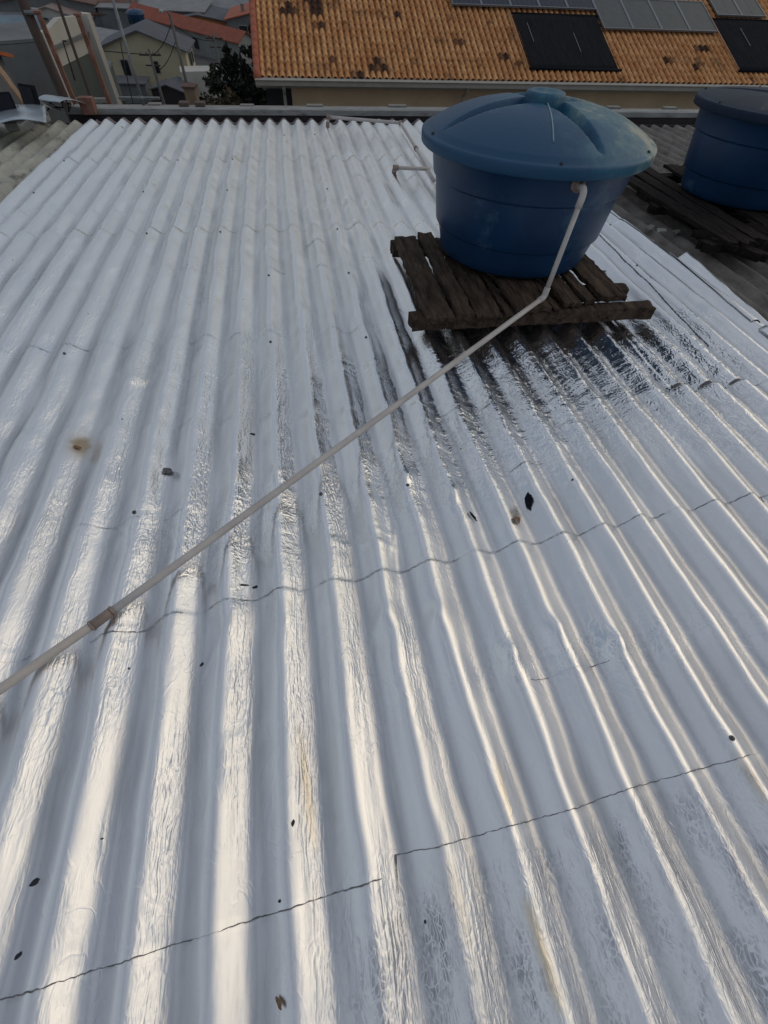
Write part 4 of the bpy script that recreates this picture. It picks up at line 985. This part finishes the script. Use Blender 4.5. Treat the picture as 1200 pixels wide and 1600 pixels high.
fill = [(235, 8, 16, 0, LGR, GRW, 'wide grey roofed house'), (310, 28, 12, .8, DGR, mat('orange_wall', (.34, .16, .07), .9), 'orange walled house with dark grey roof'), (355, 12, 14, 1.0, LGR, GRW, 'light grey gabled house'), (395, 25, 8, .8, TERR, GRW, 'red tiled house touching the orange roof'),
        (20, 18, 16, .8, LGR, WHT, 'grey roofed white walled house'), (80, 22, 10, 1.2, mat('pinkish_roof', (.22, .17, .16), .9, 0, .2, .6), WHT, 'pinkish grey gabled house'), (150, 14, 12, 1.2, BRR, GRW, 'brown roofed house'), (70, -2, 14, 1.0, BRR, GRW, 'dark brown roofed house'), (10, -6, 14, 1.0, BRR, GRW, 'dull brown roofed house'), (190, -6, 12, 1, DGR, WHT, 'dark roofed pale house'), (250, -12, 14, 1, BRR, WHT, 'brown roofed pale house'), (330, -10, 14, 1, LGR, WHT, 'pale grey roofed house')]
where = ['above the long red ridge', 'beside the dark trees', 'at the top by the orange roof', 'corner', 'at the top left corner', 'behind the white house', 'behind the rusty posts', 'top left near the brown pole', 'in the very top left', 'farther back at the top', 'far back above the long red ridge', 'far back at the top']
for i, (px, py, ww, rise, rm, wm_, lab) in enumerate(fill):
    rg_ = random.Random(700+i); zE = -16.2-1.5*rg_.random(); p = PZ(px, py+8, zE)
    w2 = ww*.5; an_ = .25*(rg_.random()-.5)
    A_ = p[:2]+np.array([-w2*math.cos(an_), -w2*math.sin(an_)]); B_ = p[:2]+np.array([w2*math.cos(an_), w2*math.sin(an_)]); C2 = B_+np.array([-math.sin(an_), math.cos(an_)])*8
    house(A_, B_, C2, CAMZ+zE, 1.0, rise, wm_, rm, 'hillside_house', lab+' '+where[i], [(.3, .6, 1.2, 1.1), (.7, .6, 1.2, 1.1)], ['side', 'front'][i % 2] if rise else False, chimney=i % 3 == 0)
zE = -17.0
house(PZ(158, 131, zE), PZ(226, 133, zE), PZ(230, 122, zE), CAMZ+zE, .8, 0, GRW, DGR, 'low_shed', 'low grey lean-to below the left half of the yellow house', [], False, over=.15, cat='shed')
zE = -16.8
house(PZ(236, 140, zE), PZ(290, 146, zE), PZ(300, 134, zE), CAMZ+zE, .8, .5, DARK, DGR, 'dark_shed', 'small dark roofed shed below the right half of the yellow house', [], 'front', over=.2, cat='shed')
zE = -12.0
house(PZ(286, 138, zE), PZ(303, 139, zE), PZ(304, 134, zE), CAMZ+zE, 2.0, 0, mat('tan_column', (.26, .19, .13), .9, 0, .2, 1), BRR, 'tan_column', 'narrow tan masonry column left of the truck', [], False, over=.1, cat='column')
# little blue tank on the grey roof by the yellow house
p = P(218, 44, 92.0)
tb = empty('rooftop_tank', Matrix.Translation((p[0], p[1], p[2]))); tag(tb, 'small blue water tank on a roof behind the yellow house', 'water tank')
mb = MB(); mb.lathe([(.01, 0), (.8, 0), (1.1, 1.3), (1.1, 1.35)], 24); mb.build('body', BLUE, tb, smooth=True)
mb = MB(); mb.lathe([(1.2, 1.35), (1.2, 1.42), (.9, 1.65), (.01, 1.8)], 24); mb.build('lid', BLUE, tb, smooth=True)
mb = MB(); mb.box((0, 0, -1.2), (2.6, 2.6, 2.4)); mb.build('plinth', GRW, tb)

# street: poles, wires, lamp, truck, car, trees
CPOLE = mat('concrete_pole', (.12, .115, .11), .9, 0, .2, 3)
def upole(pxb, pxt, Y, label, lamp=False):
    b = P(*pxb, Y); t = P(*pxt, Y); zb_ = zg(Y)-.2; x = b[0]
    root = empty('lamp_post' if lamp else 'utility_pole', Matrix.Translation((x, Y, zb_))); tag(root, label, 'street lamp' if lamp else 'utility pole')
    H_ = t[2]-zb_
    mb = MB(); mb.tube([(0, 0, 0), (0, 0, H_)], [.17, .11], 10); mb.build('shaft', CPOLE, root, smooth=True)
    if lamp:
        mb = MB(); mb.tube([(0, 0, H_-.3), (-.1, -.3, H_+.2), (-.35, -1.2, H_+.35)], .04, 8); mb.build('arm', GALV, root, smooth=True)
        mb = MB(); mb.box((-.4, -1.5, H_+.38), (.3, .8, .14)); mb.build('lamp_head', CONC, root, bevel=.03)
    else:
        mb = MB(); mb.box((0, 0, H_-.4), (1.9, .12, .12)); mb.box((0, 0, H_-1.1), (1.3, .1, .1)); mb.build('crossarm', BROWN, root)
        for k in (-.8, -.3, .3, .8):
            mb = MB(); mb.lathe([(.05, 0), (.07, .08), (.03, .16), (.01, .18)], 8, (k, 0, H_-.34)); mb.build('insulator', GRW, root)
    return Vector((x, Y, zb_+H_))
k1 = upole((257, 165), (226, 76), 60, 'utility pole with cross arms in front of the yellow house')
k2 = upole((300, 165), (277, 22), 60, 'tall dark street lamp right of the yellow house', True)
k3 = upole((346, 120), (338, 52), 74, 'farther utility pole among the dark trees')
for i, (a, b_, dz, lab) in enumerate([(k1, k2, -.5, 'upper black power line from the utility pole to the street lamp'), (k1, k2, -1.6, 'lower black power line from the utility pole to the street lamp'), (k2, k3, -.6, 'power line from the street lamp towards the dark trees'), (k1, k1+Vector((-22, 8, .4)), -.4, 'power line running left from the utility pole')]):
    a = a+Vector((0, 0, dz)); b_ = b_+Vector((0, 0, dz)); n = 12
    pts = [a+(b_-a)*(j/n)+Vector((0, 0, -.35*math.sin(math.pi*j/n))) for j in range(n+1)]
    o = MB().tube(pts, .03, 5).build('power_line', BLK); tag(o, lab, 'cable')
# truck with pale box
q = PZ(322, 160, -18.6)
tk = empty('box_truck', Matrix.Translation((q[0], q[1], 1.38)) @ Matrix.Rotation(R(8), 4, 'Z')); tag(tk, 'white topped truck parked in the street below the long house', 'truck')
mb = MB(); mb.box((0, 0, 1.9), (4.2, 2.2, 2.2)); mb.build('cargo_box', WHT, tk, bevel=.05)
mb = MB(); mb.add([(2.2, -1.05, .5), (3.9, -1.05, .5), (3.9, 1.05, .5), (2.2, 1.05, .5), (2.2, -1.05, 2.3), (3.3, -1.0, 2.3), (3.3, 1.0, 2.3), (2.2, 1.05, 2.3), (3.9, -1.05, 1.3), (3.9, 1.05, 1.3)], [(0, 1, 2, 3), (4, 5, 6, 7), (0, 1, 8, 5, 4), (3, 2, 9, 6, 7), (5, 8, 9, 6), (1, 2, 9, 8), (0, 4, 7, 3)]); cab = mb.build('cab', GRW, tk, bevel=.04)
mb = MB(); mb.add([(3.37, -.85, 2.2), (3.37, .85, 2.2), (3.86, .9, 1.42), (3.86, -.9, 1.42)], [(0, 1, 2, 3)]); mb.v = [(x+.03, y, z+.02) for x, y, z in mb.v]; mb.build('windscreen', GLASS, cab)
for x in (-1.4, 2.9):
    for y in (-1.0, 1.0):
        mb = MB(); mb.tube([(x, y-.14, .45), (x, y+.14, .45)], .45, 18); mb.build('wheel', BLK, tk, smooth=False)
# car
q = PZ(392, 158, -18.6)
cr_ = empty('parked_car', Matrix.Translation((q[0], q[1], 1.38)) @ Matrix.Rotation(R(90), 4, 'Z')); tag(cr_, 'dark grey car facing the camera in the dark gap left of the orange roof', 'car')
prof = [(-2.1, .35), (-2.1, .85), (-1.9, 1.0), (-1.3, 1.05), (-.8, 1.45), (.6, 1.48), (1.3, 1.05), (2.0, .95), (2.15, .7), (2.15, .35)]
def prism(pr, hw, taper=.0):
    n = len(pr); mb = MB(); vs_ = [(x, -hw*(1-taper*(z > 1.1)), z) for x, z in pr]+[(x, hw*(1-taper*(z > 1.1)), z) for x, z in pr]
    return mb.add(vs_, [tuple(range(n)), tuple(reversed(range(n, 2*n)))]+[(i, (i+1) % n, n+(i+1) % n, n+i) for i in range(n)])
prism(prof, .88, .16).build('body', mat('grey_car_paint', (.09, .10, .12), .3, .3), cr_, bevel=.05)
mb = MB(); mb.add([(-1.28, -.72, 1.1), (-1.28, .72, 1.1), (-.84, .66, 1.44), (-.84, -.66, 1.44)], [(0, 1, 2, 3)]); mb.v = [(x-.03, y, z+.03) for x, y, z in mb.v]; mb.build('windscreen', GLASS, cr_)
for x in (-1.35, 1.35):
    for y in (-.82, .82):
        mb = MB(); mb.tube([(x, y-.1, .32), (x, y+.1, .32)], .32, 18); wo = mb.build('wheel', BLK, cr_); mb = MB(); mb.tube([(x, y-.11, .32), (x, y+.11, .32)], .18, 12); mb.build('rim', GALV, wo)
for y in (-.62, .62):
    mb = MB(); mb.box((-2.11, y, .75), (.06, .34, .16)); mb.build('headlight', CONC, cr_, bevel=.02)
# railing fence by the yellow house
q = PZ(222, 143, -17.8); fn = empty('railing', Matrix.Translation((q[0], q[1], 1.2))); tag(fn, 'white barred railing below the yellow house', 'fence')
for z in (.3, 1.2):
    mb = MB(); mb.box((1.5, 0, z), (4.0, .06, .06)); mb.build('rail', CONC, fn)
mb = MB()
for i in range(14): mb.box((-.4+i*.29, 0, .73), (.05, .04, .82))
mb.build('bars', CONC, fn)

# ------------------------------------------------------------ trees
def leaf_mat(name, col):
    return mat(name, col, .8, 0, .45, 1.5, spec=.2, col2=tuple(c*1.9 for c in col))
LV = [leaf_mat('dark_leaves', (.010, .014, .010)), leaf_mat('olive_leaves', (.022, .028, .014)), leaf_mat('dry_leaves_tree', (.08, .062, .04))]
BARK = mat('bark', (.05, .04, .033), .95, 0, .3, 6, .5, 20)
def tree(px, py_top, Y, rad, label, m, seed, n=2600, conifer=False, name='tree', leaf=.16, zbase=None):
    t = P(px, py_top, Y); zb_ = zbase if zbase is not None else zg(Y); H_ = t[2]-zb_
    root = empty(name, Matrix.Translation((t[0], Y, zb_))); tag(root, label, 'tree')
    rg_ = np.random.default_rng(seed); tb = MB()
    tb.tube([(0, 0, 0), (.05*H_*.3, 0, H_*.5), (0, 0, H_*.93)], [.05*rad+.08, .035*rad+.05, .03], 8)
    nl = 14; ends = []
    for i in range(nl):
        hh = H_*(.3+.6*i/nl); a_ = i*2.4; L_ = rad*(1-.7*i/nl if conifer else .85*math.sin(math.pi*(.25+.7*i/nl)))
        e = (math.cos(a_)*L_, math.sin(a_)*L_, hh+(.1 if conifer else .5)*L_); tb.tube([(0, 0, hh*.9), e], [.04+.02*rad, .015], 6); ends.append((np.array(e), L_))
    tb.build('trunk', BARK, root, smooth=True)
    c = []
    for (e, L_) in ends:
        for q in range(3): c.append((e*(np.array([.45+.3*q, .45+.3*q, 1]))+rg_.normal(0, .12*rad, 3), .22*rad+.10*L_))
    c.append((np.array([0, 0, H_*.95]), .18*rad))
    ci = rg_.integers(0, len(c), n); cen = np.array([c[i][0] for i in ci]); rd_ = np.array([c[i][1] for i in ci])
    d = rg_.normal(size=(n, 3)); d /= np.linalg.norm(d, axis=1)[:, None]; pos = cen+d*(rd_*rg_.random(n)**.4)[:, None]*np.array([1, 1, .75])
    a_ = rg_.normal(size=(n, 3)); a_ /= np.linalg.norm(a_, axis=1)[:, None]; b_ = np.cross(a_, rg_.normal(size=(n, 3))); b_ /= np.linalg.norm(b_, axis=1)[:, None]
    s_ = leaf*(.6+.8*rg_.random(n))[:, None]
    V_ = np.stack([pos-a_*s_, pos+b_*s_*.45, pos+a_*s_, pos-b_*s_*.45], 1).reshape(-1, 3)
    me = bpy.data.meshes.new('crown'); me.from_pydata(V_.tolist(), [], [tuple(range(4*i, 4*i+4)) for i in range(n)]); link('crown', me, m, root)
tree(352, 66, 50, 2.0, 'dark spiky tree left of the orange roof above the truck', LV[0], 801, 1500, True, leaf=.24)
tree(378, 84, 40, 1.1, 'dense black green tree in the gap beside the orange roof', LV[0], 802, 1500, leaf=.17)
tree(391, 30, 50, 1.3, 'tall dark tree touching the left edge of the orange roof', LV[0], 803, 1900, leaf=.2)
tree(330, 98, 66, 1.5, 'olive tree in front of the pale wall left of the dark trees', LV[1], 804, 900, True, leaf=.2)
tree(352, 128, 40, 1.5, 'shrubby plant with dry pale leaves below the dark trees', LV[2], 805, 1500, leaf=.15)
tree(300, 138, 74, 1.0, 'low dark bush right of the yellow house corner', LV[0], 806, 1500, leaf=.2)
tree(398, 122, 30, .7, 'dark bush just left of the orange house wall', LV[0], 807, 2200, leaf=.13)
